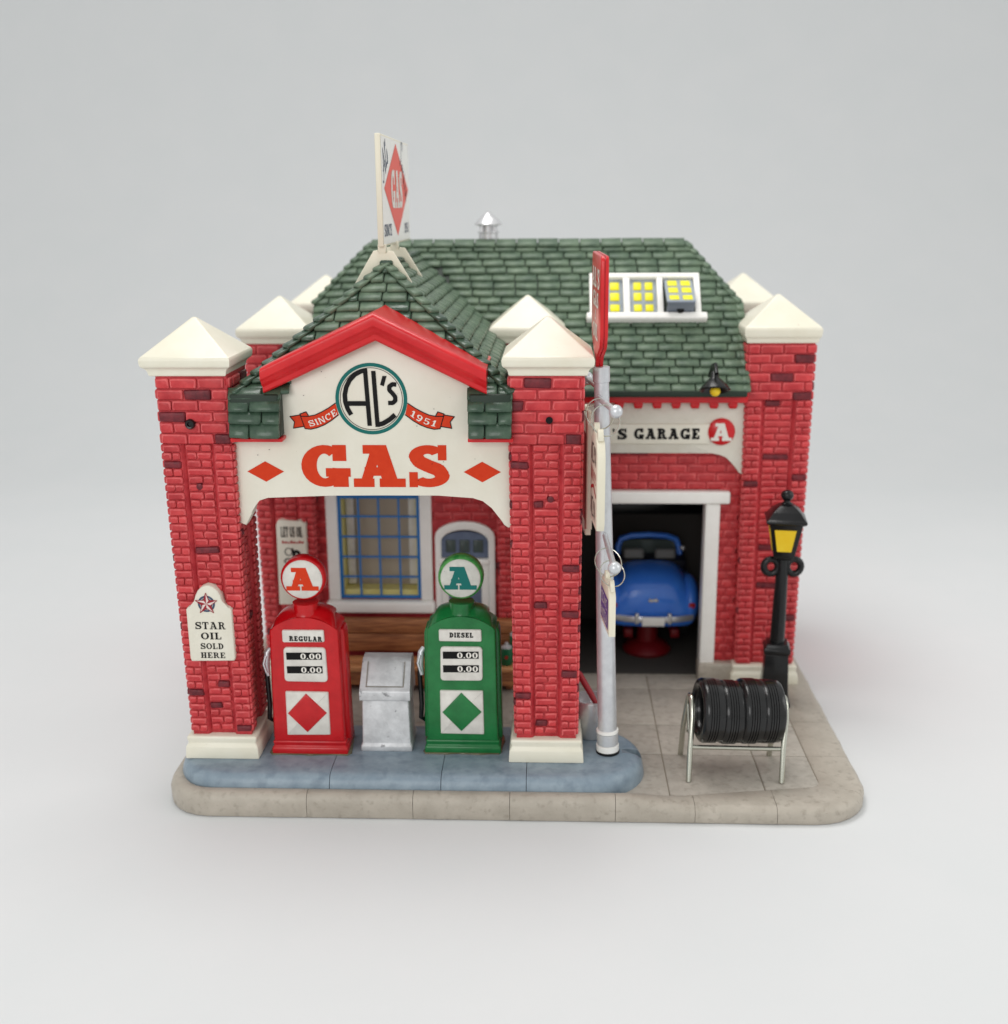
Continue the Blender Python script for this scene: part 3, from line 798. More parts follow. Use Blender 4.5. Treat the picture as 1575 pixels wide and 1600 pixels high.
gw = wall('garage_wall', [(9.2, GX0, YW, YW + .4, .4, 9.6), (GX0, GX1, YW, YW + .4, GZ1, 9.6), (GX1, 15.3, YW, YW + .4, .4, 9.6)])
wall('side_wall', [(16.2, 16.5, 9.3, 13.2, .4, 11.2)], M['brick'])
wall('side_wall', [(.75, 1.05, 9.3, 13.2, .4, 11.2)], M['brick'])
wall('back_wall', [(1.2, 16.2, 13.6, 14.0, .4, 11.2)], M['brick'])
# the dark room behind the bay
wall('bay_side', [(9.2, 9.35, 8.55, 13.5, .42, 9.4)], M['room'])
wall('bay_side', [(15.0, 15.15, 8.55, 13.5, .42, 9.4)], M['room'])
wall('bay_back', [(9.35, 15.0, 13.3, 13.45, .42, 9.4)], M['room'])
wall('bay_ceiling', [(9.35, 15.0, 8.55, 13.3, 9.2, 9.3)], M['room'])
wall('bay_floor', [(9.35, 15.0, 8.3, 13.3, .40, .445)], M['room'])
def wall_bricks(par, x0, x1, z0, z1, keep, pitch=.262, bw=.58):
    z = z0; r = 0
    while z + pitch * .5 < z1:
        x = x0 - (bw / 2 if r % 2 else 0)
        while x < x1 - .08:
            a, b = max(x, x0), min(x + bw, x1)
            if b - a > .12 and keep((a + b) / 2, z + pitch / 2):
                put_brick(par, (a + b) / 2, z + pitch / 2, (0, YW + .01, 0), ux, uz, -uy, b - a - .045, pitch - .045, dark=random.random() < .07)
            x += bw
        z += pitch; r += 1
wall_bricks(ow, 2.0, 7.9, 2.6, 7.75, lambda x, z: not (WX0 - .42 < x < WX1 + .42 and z < 7.3) and not (DX0 - .2 < x < DX1 + .2 and z < DZ1 + .25) and (z > 5 or x > 7.4 or x < 2.6))
wall_bricks(gw, 9.9, 15.0, 6.45, 7.75, lambda x, z: True)
wall_bricks(gw, 14.36, 15.0, .5, 6.45, lambda x, z: True, bw=.34)

# office window
win = obj('window', box(box(box(box(B(), WX0 - .36, WX0, YW - .16, YW + .1, WZ0 - .05, 7.3, .05), WX1, WX1 + .36, YW - .16, YW + .1, WZ0 - .05, 7.3, .05), WX0, WX1, YW - .16, YW + .1, WZ1, 7.3, .03), WX0 - .42, WX1 + .42, YW - .34, YW + .1, WZ0 - .42, WZ0 - .05, .08, 3), M['white'], gb, smooth=True)
bm = B(); rv = .13
box(bm, WX0 + .002, WX0 + rv, YW - .02, YW + .55, WZ0, WZ1); box(bm, WX1 - rv, WX1 - .002, YW - .02, YW + .55, WZ0, WZ1); box(bm, WX0 + rv, WX1 - rv, YW - .02, YW + .55, WZ0 + .002, WZ0 + .26)
obj('reveal', bm, M['sill_yellow'], win)
bm = B(); fy0, fy1 = YW - .10, YW - .04
for b_ in ((WX0 - .04, WX0 + .10, fy0, fy1, WZ0 - .0, WZ1), (WX1 - .10, WX1 + .04, fy0, fy1, WZ0 - .0, WZ1), (WX0 + .10, WX1 - .10, fy0, fy1, WZ0 - .0, WZ0 + .10), (WX0 + .10, WX1 - .10, fy0, fy1, 6.16, 6.30)): box(bm, *b_, .015)
obj('sash_frame', bm, M['blue'], win, smooth=True)
for i in range(1, 4):
    x = WX0 + .02 + (WX1 - WX0 - .04) * i / 4; bm = B(); box(bm, x - .028, x + .028, fy0 + .01, fy1 - .005, WZ0 + .10, 6.16); obj('muntin', bm, M['blue'], win)
for i in range(1, 5):
    z = WZ0 + .06 + .64 * i; bm = B(); box(bm, WX0 + .10, WX1 - .10, fy0 + .006, fy1 - .009, z - .028, z + .028); obj('muntin', bm, M['blue'], win)
bm = B(); box(bm, WX0 - .3, WX1 + .3, YW + .62, YW + .68, WZ0 - .3, 7.2); obj('blind', bm, M['interior'], win)
for x in (WX0 + .28, WX1 - .28):
    bm = B(); box(bm, x - .13, x + .13, YW + .40, YW + .50, WZ0 + .3, WZ1, .04); obj('curtain', bm, M['plate'], win, smooth=True)

# office door with an arched light over it
def archpoly(x0, x1, z0, zs, rise): 
    return [(x0, z0), (x1, z0), (x1, zs)] + [((x0 + x1) / 2 + (x1 - x0) / 2 * math.cos(math.radians(a)), zs + rise * math.sin(math.radians(a))) for a in range(15, 180, 15)] + [(x0, zs)]
outer, inner = archpoly(DX0 - .16, DX1 + .2, .42, 4.98, .48), archpoly(DX0 + .02, DX1 - .0, .42, 4.82, .38)
bm = B(); n = len(outer)
A = [[bm.verts.new(XZ(u, v_, d)) for u, v_ in pl] for pl, d in ((outer, YW + .05), (outer, YW - .15), ([(o_[0] * .25 + i_[0] * .75, o_[1] * .25 + i_[1] * .75) for o_, i_ in zip(outer, inner)], YW - .17), (inner, YW - .12), (inner, YW + .12))]
for a, b in zip(A, A[1:]):
    for i in range(n):
        if i == 0: continue
        j = (i + 1) % n; bm.faces.new((a[i], a[j], b[j], b[i]))
door = obj('door', bm, M['white'], gb, smooth=True)
bm = B(); prism(bm, archpoly(DX0 + .0, DX1 + .02, 4.30, 4.78, .34), XZ, YW - .03, YW + .1); obj('transom', bm, M['door_blue'], door)
for i in range(3):
    x = DX0 + .16 + .42 * i; bm = B(); box(bm, x, x + .30, YW - .055, YW - .031, 4.46, 4.86, .02); obj('pane', bm, M['glass_dk'], door, smooth=True)
bm = B(); box(bm, DX0 - .05, DX1 + .05, YW - .19, YW + .1, 4.10, 4.28, .04); obj('transom_bar', bm, M['white'], door, smooth=True)
bm = B(); box(bm, DX0 + .01, DX1 - .01, YW - .04, YW + .1, .45, 4.10); obj('door_leaf', bm, M['white'], door)
bm = B(); prism(bm, archpoly(DX0 + .22, DX1 - .22, 1.5, 3.62, .3), XZ, YW - .065, YW - .03, bev=.03); obj('door_glazing', bm, M['door_blue'], door, smooth=True)

# bay frame: lintel and jamb in white, with a plinth block
bm = B(); box(bm, GX0 - .3, 14.66, YW - .30, YW + .05, GZ1 - .01, GZ1 + .37, .06, 3); obj('lintel', bm, M['white'], gb, smooth=True)
bm = B(); box(bm, GX1 - .02, GX1 + .42, YW - .22, YW + .42, .44, GZ1 - .015, .05, 3); obj('jamb', bm, M['white'], gb, smooth=True)
bm = B(); box(bm, GX0 - .42, GX0 + .02, YW - .22, YW + .42, .44, GZ1 - .015, .05, 3); obj('jamb', bm, M['white'], gb, smooth=True)
bm = B(); box(bm, GX1 - .06, 15.0, YW - .34, YW + .3, .42, 1.0, .07, 3); obj('jamb_base', bm, M['kerb'], gb, smooth=True)

# AL'S GARAGE fascia
YF = 7.84
fp = [(9.3, 7.62), (14.05, 7.62), (14.30, 7.60), (14.48, 7.53), (14.62, 7.40), (14.74, 7.22), (14.86, 7.04), (15.02, 6.95), (15.02, 9.5), (9.3, 9.5)]
bm = B(); prism(bm, fp, XZ, YF, YW + .1, bev=.03); fas = obj('fascia_board', bm, M['stucco'], gb, smooth=True)
bm = B(); box(bm, 9.6, 13.98, YF - .06, YF + .05, 7.90, 8.50, .03); obj('name_strip', bm, M['board'], fas, smooth=True)
P, w_ = text("AL'S", .325, None, W=.34, T=.2, sl=.09, track=.2); P2, w2 = text('GARAGE', .325, 1.92, W=.34, T=.2, sl=.08, track=.16)
ink('lettering', place(P, 11.56 - w_, 8.04), M['ink'], fas, XZ, YF - .068); ink('lettering', place(P2, 11.76, 8.05), M['ink'], fas, XZ, YF - .068)
bm = B(); lathe(bm, [(.40, .02), (.40, -.05), (.37, -.085), (0, -.085)], (14.30, YF, 8.27), 28, 'y'); obj('badge', bm, M['trim_red'], fas, smooth=True)
P, w_ = text('A', .52, None, W=.30, T=.18, sl=.10)
ink('lettering', place(P, 14.30 - w_ / 2 * 1.05, 8.01, 0, 1.05), M['ink_white'], fas, XZ, YF - .096)
bm = B(); box(bm, 9.3, 14.98, YF - .32, YF + .1, 9.16, 9.46, .03)
red = obj('red_cornice', bm, M['trim_red'], gb, smooth=True)
for i in range(9):
    x = 10.22 + .545 * i; bm = B(); sqloft(bm, [(.10, .09, 8.98), (.13, .12, 9.06), (.13, .12, 9.20)], (x, YF - .12))
    bmesh.ops.bevel(bm, geom=list(bm.edges), offset=.02, segments=2, profile=.5, affect='EDGES'); obj('dentil', bm, M['trim_red'], red, smooth=True)

# the big roof
RX0, RX1, RY, RZ = 3.75, 13.40, 10.9, 13.58
EY, EZ0 = 7.30, 9.50
LX, RXE, HY, HZ = 2.18, 14.90, 9.33, 11.84
BYE = 2 * RY - EY
bm = B()
pts = [(LX, EY, EZ0), (RXE, EY, EZ0), (RXE, HY, HZ), (RX1, RY, RZ), (RX0, RY, RZ), (LX, HY, HZ), (LX, BYE, EZ0), (RXE, BYE, EZ0), (RXE, 2 * RY - HY, HZ), (LX, 2 * RY - HY, HZ)]
v = [bm.verts.new(p) for p in pts]
for f in ((0, 1, 2, 3, 4, 5), (7, 6, 9, 4, 3, 8), (2, 8, 3), (5, 4, 9), (1, 7, 8, 2), (0, 5, 9, 6), (0, 6, 7, 1)): bm.faces.new([v[i] for i in f])
rf = obj('roof', bm, M['roof_base'], gb)
bm = B(); box(bm, 9.3, RXE + .02, EY - .06, EY + .5, EZ0 - .13, EZ0 + .06, .05, 3); obj('eave', bm, M['roof_base'], rf, smooth=True)
Vm = Vector((0, RY - EY, RZ - EZ0)); Lm = Vm.length; Vm.normalize(); Nm = ux.cross(Vm)
sH = (HZ - EZ0) / (RZ - EZ0) * Lm
def mr(s):
    if s < sH: return LX, RXE
    t = (s - sH) / (Lm - sH); return LX + (RX0 - LX) * t, RXE + (RX1 - RXE) * t
SKX0, SKX1, SKS0, SKS1 = 10.52, 13.72, None, None
def mkeep(q):
    s = (q.z - EZ0) / (RZ - EZ0) * Lm
    if q.z < az - abs(q.x - ax) * .86 - .05 and abs(q.x - ax) < 3.35: return False
    if q.x < 8.3 and q.z < 10.6: return False
    if 10.75 < q.x < 13.4 and 11.45 < q.z < 12.55: return False
    if 9.1 > q.x > 8.0 and q.z < 10.5: return False
    return True
for q, w, p in courses((0, EY, EZ0), ux, Vm, Lm - .12, .275, .66, mr, mkeep, 11):
    put_shingle(rf, q + Nm * .012, ux, Vm, Nm, w, p, dark=False)
n = 15
for i in range(n):
    w = (RX1 - RX0) / n
    put_shingle(rf, Vector((RX0 + w * (i + .5), RY - .10, RZ - .03)), ux, Vector((0, .75, .66)).normalized(), ux.cross(Vector((0, .75, .66)).normalized()), w, .34, name='ridge_tile')
for a, b, n in ((Vector((RXE, HY, HZ)), Vector((RX1, RY, RZ)), 9), (Vector((RXE, EY, EZ0)), Vector((RXE, HY, HZ)), 11), (Vector((LX, HY, HZ)), Vector((RX0, RY, RZ)), 9)):
    d = (b - a) / n
    for i in range(n):
        Vd = d.normalized(); S = Vd.cross(uz).normalized(); Nn = S.cross(Vd)
        put_shingle(rf, a + d * (i + .5) + Nn * .015, S, Vd, Nn, .26, d.length, name='hip_tile')
# right hip slope seen from the side
Vh = (Vector((RX1, RY, RZ)) - Vector((RXE, RY, HZ))); Lh = Vh.length; Vh.normalize(); Nh = uy.cross(Vh)
bm = B()
for q, w, p in courses((RXE, 0, HZ), uy, Vh, Lh, .275, .6, lambda s: (HY + (RY - HY) * s / Lh, 2 * RY - HY - (RY - HY) * s / Lh), None, 12):
    me = shingle_mesh(w, p); vs = [bm.verts.new(q + uy * c.co.x + Vh * c.co.y + Nh * (c.co.z + .01)) for c in me.vertices]
    for f in me.polygons: bm.faces.new([vs[i] for i in f.vertices]).smooth = True
obj('end_slope_shingles', bm, M['shingle'], rf)['kind'] = 'stuff'

# skylight set in the roof
def rp(x, s, n): return Vector((0, EY, EZ0)) + ux * x + Vm * s + Nm * n
def rbox(bm, x0, x1, s0, s1, n0, n1, bev=.02, tilt=0):
    b2 = B(); box(b2, x0, x1, s0, s1, n0, n1, bev)
    mp = {}
    for vtx in b2.verts: mp[vtx] = bm.verts.new(rp(vtx.co.x, vtx.co.y, vtx.co.z + tilt * (s1 - vtx.co.y)))
    for f in b2.faces: bm.faces.new([mp[v_] for v_ in f.verts])
    b2.free(); return bm
S0, S1 = 2.50, 4.10
bm = B()
rbox(bm, 10.46, 13.74, S1 - .17, S1, .0, .22); rbox(bm, 10.46, 10.58, S0 + .1, S1 - .17, .0, .22); rbox(bm, 13.56, 13.74, S0 + .1, S1 - .17, .0, .22)
rbox(bm, 11.46, 11.66, S0 + .1, S1 - .17, .0, .21); rbox(bm, 12.46, 12.64, S0 + .1, S1 - .17, .0, .21)
sky = obj('skylight', bm, M['white'], rf, smooth=True)
bm = B(); rbox(bm, 10.36, 13.90, S0 - .12, S0 + .12, .0, .30, .05); obj('sill', bm, M['white'], rf, smooth=True)
for k, (x0, x1) in enumerate(((10.58, 11.46), (11.66, 12.46), (12.66, 13.56))):
    bm = B(); op = k == 2
    if op:
        rbox(bm, x0 + .03, x1 - .03, S0 + .2, S1 - .2, .02, .14, .02, tilt=.46)
        leaf = obj('open_sash', bm, M['sash'], rf, smooth=True)
        b2 = B(); rbox(b2, x0 + .05, x1 - .05, S0 + .14, S0 + .21, .0, .70, .02); obj('sash_front', b2, M['sash_dk'], rf, smooth=True)
        b2 = B(); lathe(b2, [(.0, -.02), (.10, -.02), (.11, .02), (.0, .03)], rp((x0 + x1) / 2, S0 + .13, .36), 12, 'y'); obj('stay', b2, M['ink'], rf, smooth=True)
    else:
        rbox(bm, x0, x1, S0 + .12, S1 - .17, .0, .10); leaf = obj('sash', bm, M['sash'], rf, smooth=True)
    for r in range(3):
        for c in range(2):
            ww = (x1 - x0 - .12) / 2; a = x0 + .06 + c * ww + .05; s_ = S0 + .26 + r * .385
            b2 = B(); rbox(b2, a, a + ww - .10, s_, s_ + .29 - (.04 if r == 0 else 0), .09, .125 if not op else .165, .03, tilt=.26 * 0)
            if op:
                for vv_ in b2.verts:
                    s_here = (vv_.co - rp(0, 0, 0)).dot(Vm); vv_.co += Nm * (.46 * (S1 - .2 - s_here) + .005)
            obj('pane', b2, M['pane_yellow'], rf, smooth=True)

# vent cowl behind the ridge
vt = thing('roof_vent', 'small silver vent cowl with a conical cap behind the roof ridge', 'vent', (7.36, 11.3, 13.1))
bm = B(); lathe(bm, [(.30, 12.9), (.30, 13.86), (.33, 13.88), (.33, 13.92), (.22, 13.94), (.22, 14.12)], (7.36, 11.3, 0), 20); obj('pipe', bm, M['chrome'], vt, smooth=True)
bm = B(); lathe(bm, [(.42, 14.10), (.43, 14.14), (.30, 14.30), (.07, 14.46), (.05, 14.52), (0, 14.53)], (7.36, 11.3, 0), 20); obj('cowl', bm, M['chrome'], vt, smooth=True)
for i in range(8):
    a = i * PI / 4; bm = B(); box(bm, 7.36 + .26 * math.cos(a) - .03, 7.36 + .26 * math.cos(a) + .03, 11.3 + .26 * math.sin(a) - .03, 11.3 + .26 * math.sin(a) + .03, 13.9, 14.14); obj('strut', bm, M['chrome'], vt)

# ================================================================ plaques on the brickwork
def tombstone(x0, x1, z0, zs, ztop, r):
    cx = (x0 + x1) / 2
    return [(x0 + .04, z0), (x1 - .03, z0 + .02), (x1, z0 + .10), (x1 - .01, zs - .10), (x1 - .05, zs - .03), (cx + r + .03, zs + .03)] + arc(cx, zs + .02, r, ztop - zs, 12, 168, 9) + [(cx - r - .03, zs + .02), (x0 + .06, zs - .02), (x0, zs - .10), (x0 + .01, z0 + .08)]
sp_ = thing('oil_plaque', 'cream tombstone shaped plaque reading STAR OIL SOLD HERE on the front left pillar', 'sign', (.83, 1.3, 3.66))
bm = B(); prism(bm, tombstone(.27, 1.42, 3.66, 5.14, 5.66, .36), XZ, 1.20, 1.48, bev=.035); pl = obj('plate', bm, M['board'], sp_, smooth=True)
PY = 1.19
sx, sz, sr = .80, 5.20, .245
ink('star_disc', band(sx, sz, .215, .215, .05, .05, 0, 360, 30) + band(sx, sz, .15, .15, .10, .10, 0, 360, 26), M['ink_blue'], pl, XZ, PY)
f1, f2 = [], []
for k in range(5):
    a = 90 + 72 * k; q = lambda r, an: (sx + r * math.cos(math.radians(an)), sz + r * math.sin(math.radians(an)))
    f1.append([(sx, sz), q(.29, a), q(.115, a + 36)]); f2.append([(sx, sz), q(.115, a - 36), q(.29, a)])
ink('star', f1, M['star_red'], pl, XZ, PY - .006); ink('star', f2, M['star_pale'], pl, XZ, PY - .006)
ink('star_outline', [t_ for k in range(5) for t_ in stroke([q(.29, 90 + 72 * k), q(.115, 126 + 72 * k), q(.29, 162 + 72 * k)], .016)], M['star_red'], pl, XZ, PY - .010)
for s_, x, z, h, w in (('STAR', .475, 4.53, .19, .76), ('OIL', .60, 4.26, .18, .52), ('SOLD', .57, 4.00, .155, .58), ('HERE', .56, 3.76, .150, .62)):
    ink('lettering', place(text(s_, h, w, W=.24, T=.10, sl=.11, track=.14)[0], x, z), M['ink'], pl, XZ, PY)

lp_ = thing('oil_notice', 'narrow tall white notice with black words LET US OIL on the rear left pillar', 'sign', (1.5, 7.6, 2.9))
bm = B(); prism(bm, [(1.02, 2.9), (1.94, 2.9), (1.97, 5.50), (1.86, 5.50), (1.80, 5.60), (1.66, 5.52), (1.40, 5.54), (1.22, 5.60), (1.10, 5.55), (1.06, 5.42)], XZ, 7.60, 7.85, bev=.04); pl = obj('plate', bm, M['board'], lp_, smooth=True)
ink('lettering', place(text('LET US OIL', .33, .66, W=.30, T=.12, sl=.03, track=.10)[0], 1.20, 5.06), M['ink'], pl, XZ, 7.59)
ink('small_print', [bar(1.22 + .085 * i, 4.86, 1.22 + .085 * i + .06, 4.95 - .02 * (i % 3)) for i in range(8)], M['ink_red'], pl, XZ, 7.59)['kind'] = 'stuff'
ink('drawing', band(1.40, 4.60, .12, .13, .025, .025, 0, 360, 16) + band(1.64, 4.52, .13, .14, .1, .1, -60, 240, 16) + band(1.38, 4.30, .13, .10, .04, .04, 0, 300, 14) + stroke([(1.52, 4.7), (1.6, 4.42), (1.5, 4.2)], .05, 1), M['ink'], pl, XZ, 7.59)
ink('drawing', [arc(1.70, 4.46, .05, .05, 0, 315, 7)], M['ink_red'], pl, XZ, 7.588)

wp_ = thing('wall_notice', 'small white notice on the wall, mostly hidden behind the front right pillar', 'sign', (8.4, 7.6, 3.9))
bm = B(); prism(bm, [(8.15, 3.72), (8.85, 3.72), (8.87, 5.05), (8.52, 5.16), (8.14, 5.05)], XZ, 7.62, 7.86, bev=.04); pl = obj('plate', bm, M['board'], wp_, smooth=True)
ink('lettering', [bar(8.22, 4.20, 8.30, 4.34), bar(8.34, 4.20, 8.40, 4.34), bar(8.22, 3.98, 8.38, 4.08), bar(8.46, 4.0, 8.6, 4.3)], M['ink'], pl, XZ, 7.61)

# ================================================================ fuel pumps
def pump(cx, y0, z0, body, name_txt, globe_ink, label, lx=0.0, globe_m=None):
    t = thing('fuel_pump', label, 'fuel pump', (cx, y0 + .55, z0), 'fuel pumps on the island')
    k = 1.0
    def face(u, z):                              # the front leans and narrows a little towards the top
        return cx + u * (1 - .035 * (z - z0) / 3.6) + lx * (z - z0), z
    F = lambda u, v_, d: Vector((face(u, v_)[0], d, v_))
    bm = B()
    sqloft(bm, [(.985, .58, z0 - .01), (.985, .58, z0 + .18), (.93, .53, z0 + .24), (.955, .55, z0 + .30), (.955, .55, z0 + .36), (.90, .5, z0 + .40)], (cx, y0 + .58))
    bmesh.ops.bevel(bm, geom=list(bm.edges), offset=.03, segments=2, profile=.5, affect='EDGES')
    obj('pump_base', bm, M[body], t, smooth=True)
    # main body: an arched slab, side wings behind
    zt = z0 + 3.42
    top = [(u, zt + .34 * (1 - abs(u / .90) ** 2.2)) for u in [.90 - .1 * i for i in range(1, 18)]]
    out = [(-.92, z0 + .36), (.92, z0 + .36), (.90, zt)] + top + [(-.90, zt)]
    bm = B(); prism(bm, out, F, y0 + .02, y0 + 1.0, bev=.05, seg=3); bod = obj('pump_body', bm, M[body], t, smooth=True)
    for s_ in (-1, 1):
        bm = B(); prism(bm, [(s_ * .80, z0 + .3), (s_ * 1.02, z0 + .3), (s_ * 1.0, zt - .22), (s_ * .96, zt - .08), (s_ * .80, zt - .05)] if s_ > 0 else [(s_ * .80, zt - .05), (s_ * .96, zt - .08), (s_ * 1.0, zt - .22), (s_ * 1.02, z0 + .3), (s_ * .80, z0 + .3)], F, y0 + .34, y0 + .86, bev=.05); obj('wing', bm, M[body], t, smooth=True)
    # crown sloping back to the neck
    bm = B(); loops = []
    for d, hx, zz, bul in ((.05, .87, zt + .0, .33), (.30, .80, zt + .20, .33), (.60, .72, zt + .30, .27), (1.0, .70, zt + .26, .22)):
        loops.append([F(hx * math.cos(math.radians(a)), zz + bul * math.sin(math.radians(a)) - .05, y0 + d) for a in range(0, 181, 15)])
    rings(bm, loops); obj('crown', bm, M[body], t, smooth=True)
    zc = z0 + 4.72
    gx = face(0, zc)[0] - .0
    bm = B(); lathe(bm, [(.36, zt + .3), (.30, zt + .45), (.33, zt + .64)], (gx, y0 + .42, 0), 16); obj('neck', bm, M[body], t, smooth=True)
    bm = B(); lathe(bm, [(0, -.20), (.50, -.20), (.545, -.17), (.575, -.10), (.575, .14), (.52, .22), (0, .23)], (gx, y0 + .40, zc), 32, 'y'); gl = obj('globe', bm, M[globe_m or body], t, smooth=True)
    bm = B(); lathe(bm, [(0, -.225), (.48, -.225), (.505, -.20), (.505, -.15), (0, -.15)], (gx, y0 + .40, zc), 32, 'y'); gf = obj('globe_face', bm, M['plate_dirty' if 'green' in body else 'plate'], t, smooth=True)
    P, w_ = text('A', .60, None, W=.33, T=.19, sl=.14)
    ink('lettering', place(P, gx - w_ * .60, zc - .285, 0, 1.20), M[globe_ink], gf, XZ, y0 + .40 - .235)
    # raised plates on the front
    yf = y0 - .012
    def plate(u0, u1, v0, v1, m='plate', bev=.03, r=.03, j=.012):
        pts = []
        for (a, b, a0) in ((u0 + r, v0 + r, 180), (u1 - r, v0 + r, 270), (u1 - r, v1 - r, 0), (u0 + r, v1 - r, 90)):
            jx, jy = random.uniform(-j, j), random.uniform(-j, j)
            pts += [(x + jx, y + jy) for x, y in arc(a, b, r, r, a0, a0 + 90, 3)]
        bm = B(); prism(bm, pts, F, yf - .035, y0 + .10, bev=bev); return obj('plate', bm, M[m], t, smooth=True)
    p1 = plate(-.565, .545, z0 + 3.13, z0 + 3.44, r=.04)
    w = .86 if name_txt == 'REGULAR' else .62
    ink('lettering', place(text(name_txt, .135, w, W=.33, T=.20, sl=.07, track=.16)[0], -w / 2 + (.06 if name_txt == 'REGULAR' else .02), z0 + (3.17 if name_txt == 'REGULAR' else 3.235), -1.0 if name_txt == 'REGULAR' else 0), M['ink'], p1, F, yf - .042)
    p2 = plate(-.55, .56, z0 + 2.06, z0 + 2.98, r=.09)
    for zz in (z0 + 2.66, z0 + 2.29):
        ink('counter_strip', [[(-.47, zz), (.46, zz + .01), (.46, zz + .205), (-.475, zz + .195)]], M['ink'], p2, F, yf - .042)
        ink('lettering', place(text('0.00', .155, .54, W=.24, T=.12, track=.10)[0], -.10, zz + .024), M['ink_white'], p2, F, yf - .050)
    p3 = plate(-.56, .56, z0 + .58, z0 + 1.78, r=.025)
    zc3 = z0 + 1.19
    bm = B(); prism(bm, [(-.51, zc3), (-.02, zc3 - .52), (.51, zc3 + .02), (-.01, zc3 + .55)], F, yf - .075, yf, bev=.03); obj('diamond', bm, M[body], t, smooth=True)
    # hose and nozzle on the left flank
    x_ = cx - 1.04
    bm = B(); tube(bm, [(x_ + .06, y0 + .62, z0 + 2.6), (x_ - .06, y0 + .58, z0 + 2.55), (x_ - .09, y0 + .52, z0 + 2.0), (x_ - .05, y0 + .46, z0 + 1.2), (x_ - .07, y0 + .42, z0 + .82), (x_ + .02, y0 + .5, z0 + .70), (x_ + .08, y0 + .62, z0 + .9), (x_ + .07, y0 + .7, z0 + 1.6)], .065, 8); obj('hose', bm, M['black'], t, smooth=True)
    bm = B(); tube(bm, [(x_ + .04, y0 + .5, z0 + 2.75), (x_ - .03, y0 + .45, z0 + 2.65), (x_ - .06, y0 + .40, z0 + 2.35), (x_ - .01, y0 + .36, z0 + 2.05)], [.06, .08, .09, .05], 8); tube(bm, [(x_ - .05, y0 + .34, z0 + 2.6), (x_ - .10, y0 + .28, z0 + 2.4), (x_ - .04, y0 + .30, z0 + 2.15)], .03, 6); o = obj('nozzle', bm, M['silver'], t, smooth=True)
    # glue squeezed out round the foot
    bm = B(); n = 44; ptsl = []
    for i in range(n):
        a = 2 * PI * i / n; ca, sa = math.cos(a), math.sin(a)
        e = 1 / max(abs(ca) / 1.03, abs(sa) / .62); e *= 1 + .03 * math.sin(5 * a + cx) + .02 * math.sin(11 * a)
        ptsl.append((cx + ca * e, y0 + .58 + sa * e))
    prism(bm, ptsl, XY, z0 + .035, z0 - .02, bev=.02); obj('glue_bead', bm, M['glue'], t, smooth=True)
    return t
pump(3.12, 1.50, .965, 'pump_red', 'REGULAR', 'orange', 'red fuel pump with the word REGULAR and a round white globe with a red A')
pump(7.08, 1.66, .965, 'pump_green', 'DIESEL', 'teal', 'green fuel pump with the word DIESEL and a round globe with a green A', globe_m='pump_green_worn')

# litter bin between the pumps
t = thing('litter_bin', 'small silver painted litter bin with a sloping lid between the two pumps', 'bin', (5.08, 2.3, .965))
bx, by = 5.08, 2.30
bm = B(); sqloft(bm, [(.67, .56, .955), (.67, .56, 1.12), (.63, .52, 1.17), (.60, .50, 2.42)], (bx, by)); bmesh.ops.bevel(bm, geom=list(bm.edges), offset=.035, segments=2, profile=.5, affect='EDGES'); obj('bin_body', bm, M['silver_bin'], t, smooth=True)
bm = B(); prism(bm, [(1.70, 2.40), (1.70, 2.66), (1.78, 2.72), (2.32, 3.27), (2.44, 3.32), (2.78, 3.32), (2.86, 3.2), (2.88, 2.40)], lambda u, v_, d: Vector((bx + d * (1 - .04 * (v_ - 2.4)), u, v_)), -.66, .66, bev=.02)
bmesh.ops.bevel(bm, geom=[e for e in bm.edges if abs(e.verts[0].co.x - e.verts[1].co.x) > 1], offset=.035, segments=2, profile=.5, affect='EDGES'); lid = obj('lid', bm, M['silver_bin'], t, smooth=True)
d_ = Vector((0, .54, .55)).normalized(); n_ = Vector((0, -d_.z, d_.y))
fl = lambda u, v_, d: Vector((bx, 1.78, 2.72)) + ux * u + d_ * v_ + n_ * d
bm = B(); prism(bm, [(-.46, .06), (.46, .06), (.44, .72), (-.44, .72)], fl, .035, -.03, bev=.015); obj('flap', bm, M['silver_bin'], t, smooth=True)
ink('flap_gap', stroke([(-.48, .74), (-.48, .04), (.48, .04), (.48, .74)], .022), M['joint'], t, fl, .018)

# ================================================================ bench with oil cans
t = thing('bench', 'brown wooden bench against the office wall behind the pumps', 'bench', (5.6, 7.3, .44))
def plank(x0, x1, y0, y1, z0, z1, m, nm):
    bm = B(); box(bm, x0, x1, y0, y1, z0, z1, .04); return obj(nm, bm, M[m], t, smooth=True)
plank(2.6, 8.35, 7.52, 7.78, 1.42, 2.00, 'wood', 'back_board'); plank(2.6, 8.35, 7.50, 7.80, 2.03, 2.46, 'wood', 'back_board')
plank(2.55, 8.45, 7.02, 7.50, 1.12, 1.30, 'wood_lt', 'seat_plank'); plank(2.55, 8.45, 6.62, 6.99, 1.10, 1.28, 'wood_lt', 'seat_plank')
plank(2.7, 8.35, 6.76, 6.92, .62, 1.08, 'wood', 'apron')
for x in (2.9, 5.5, 8.1): plank(x - .12, x + .12, 6.95, 7.6, .44, 1.11, 'wood', 'leg')
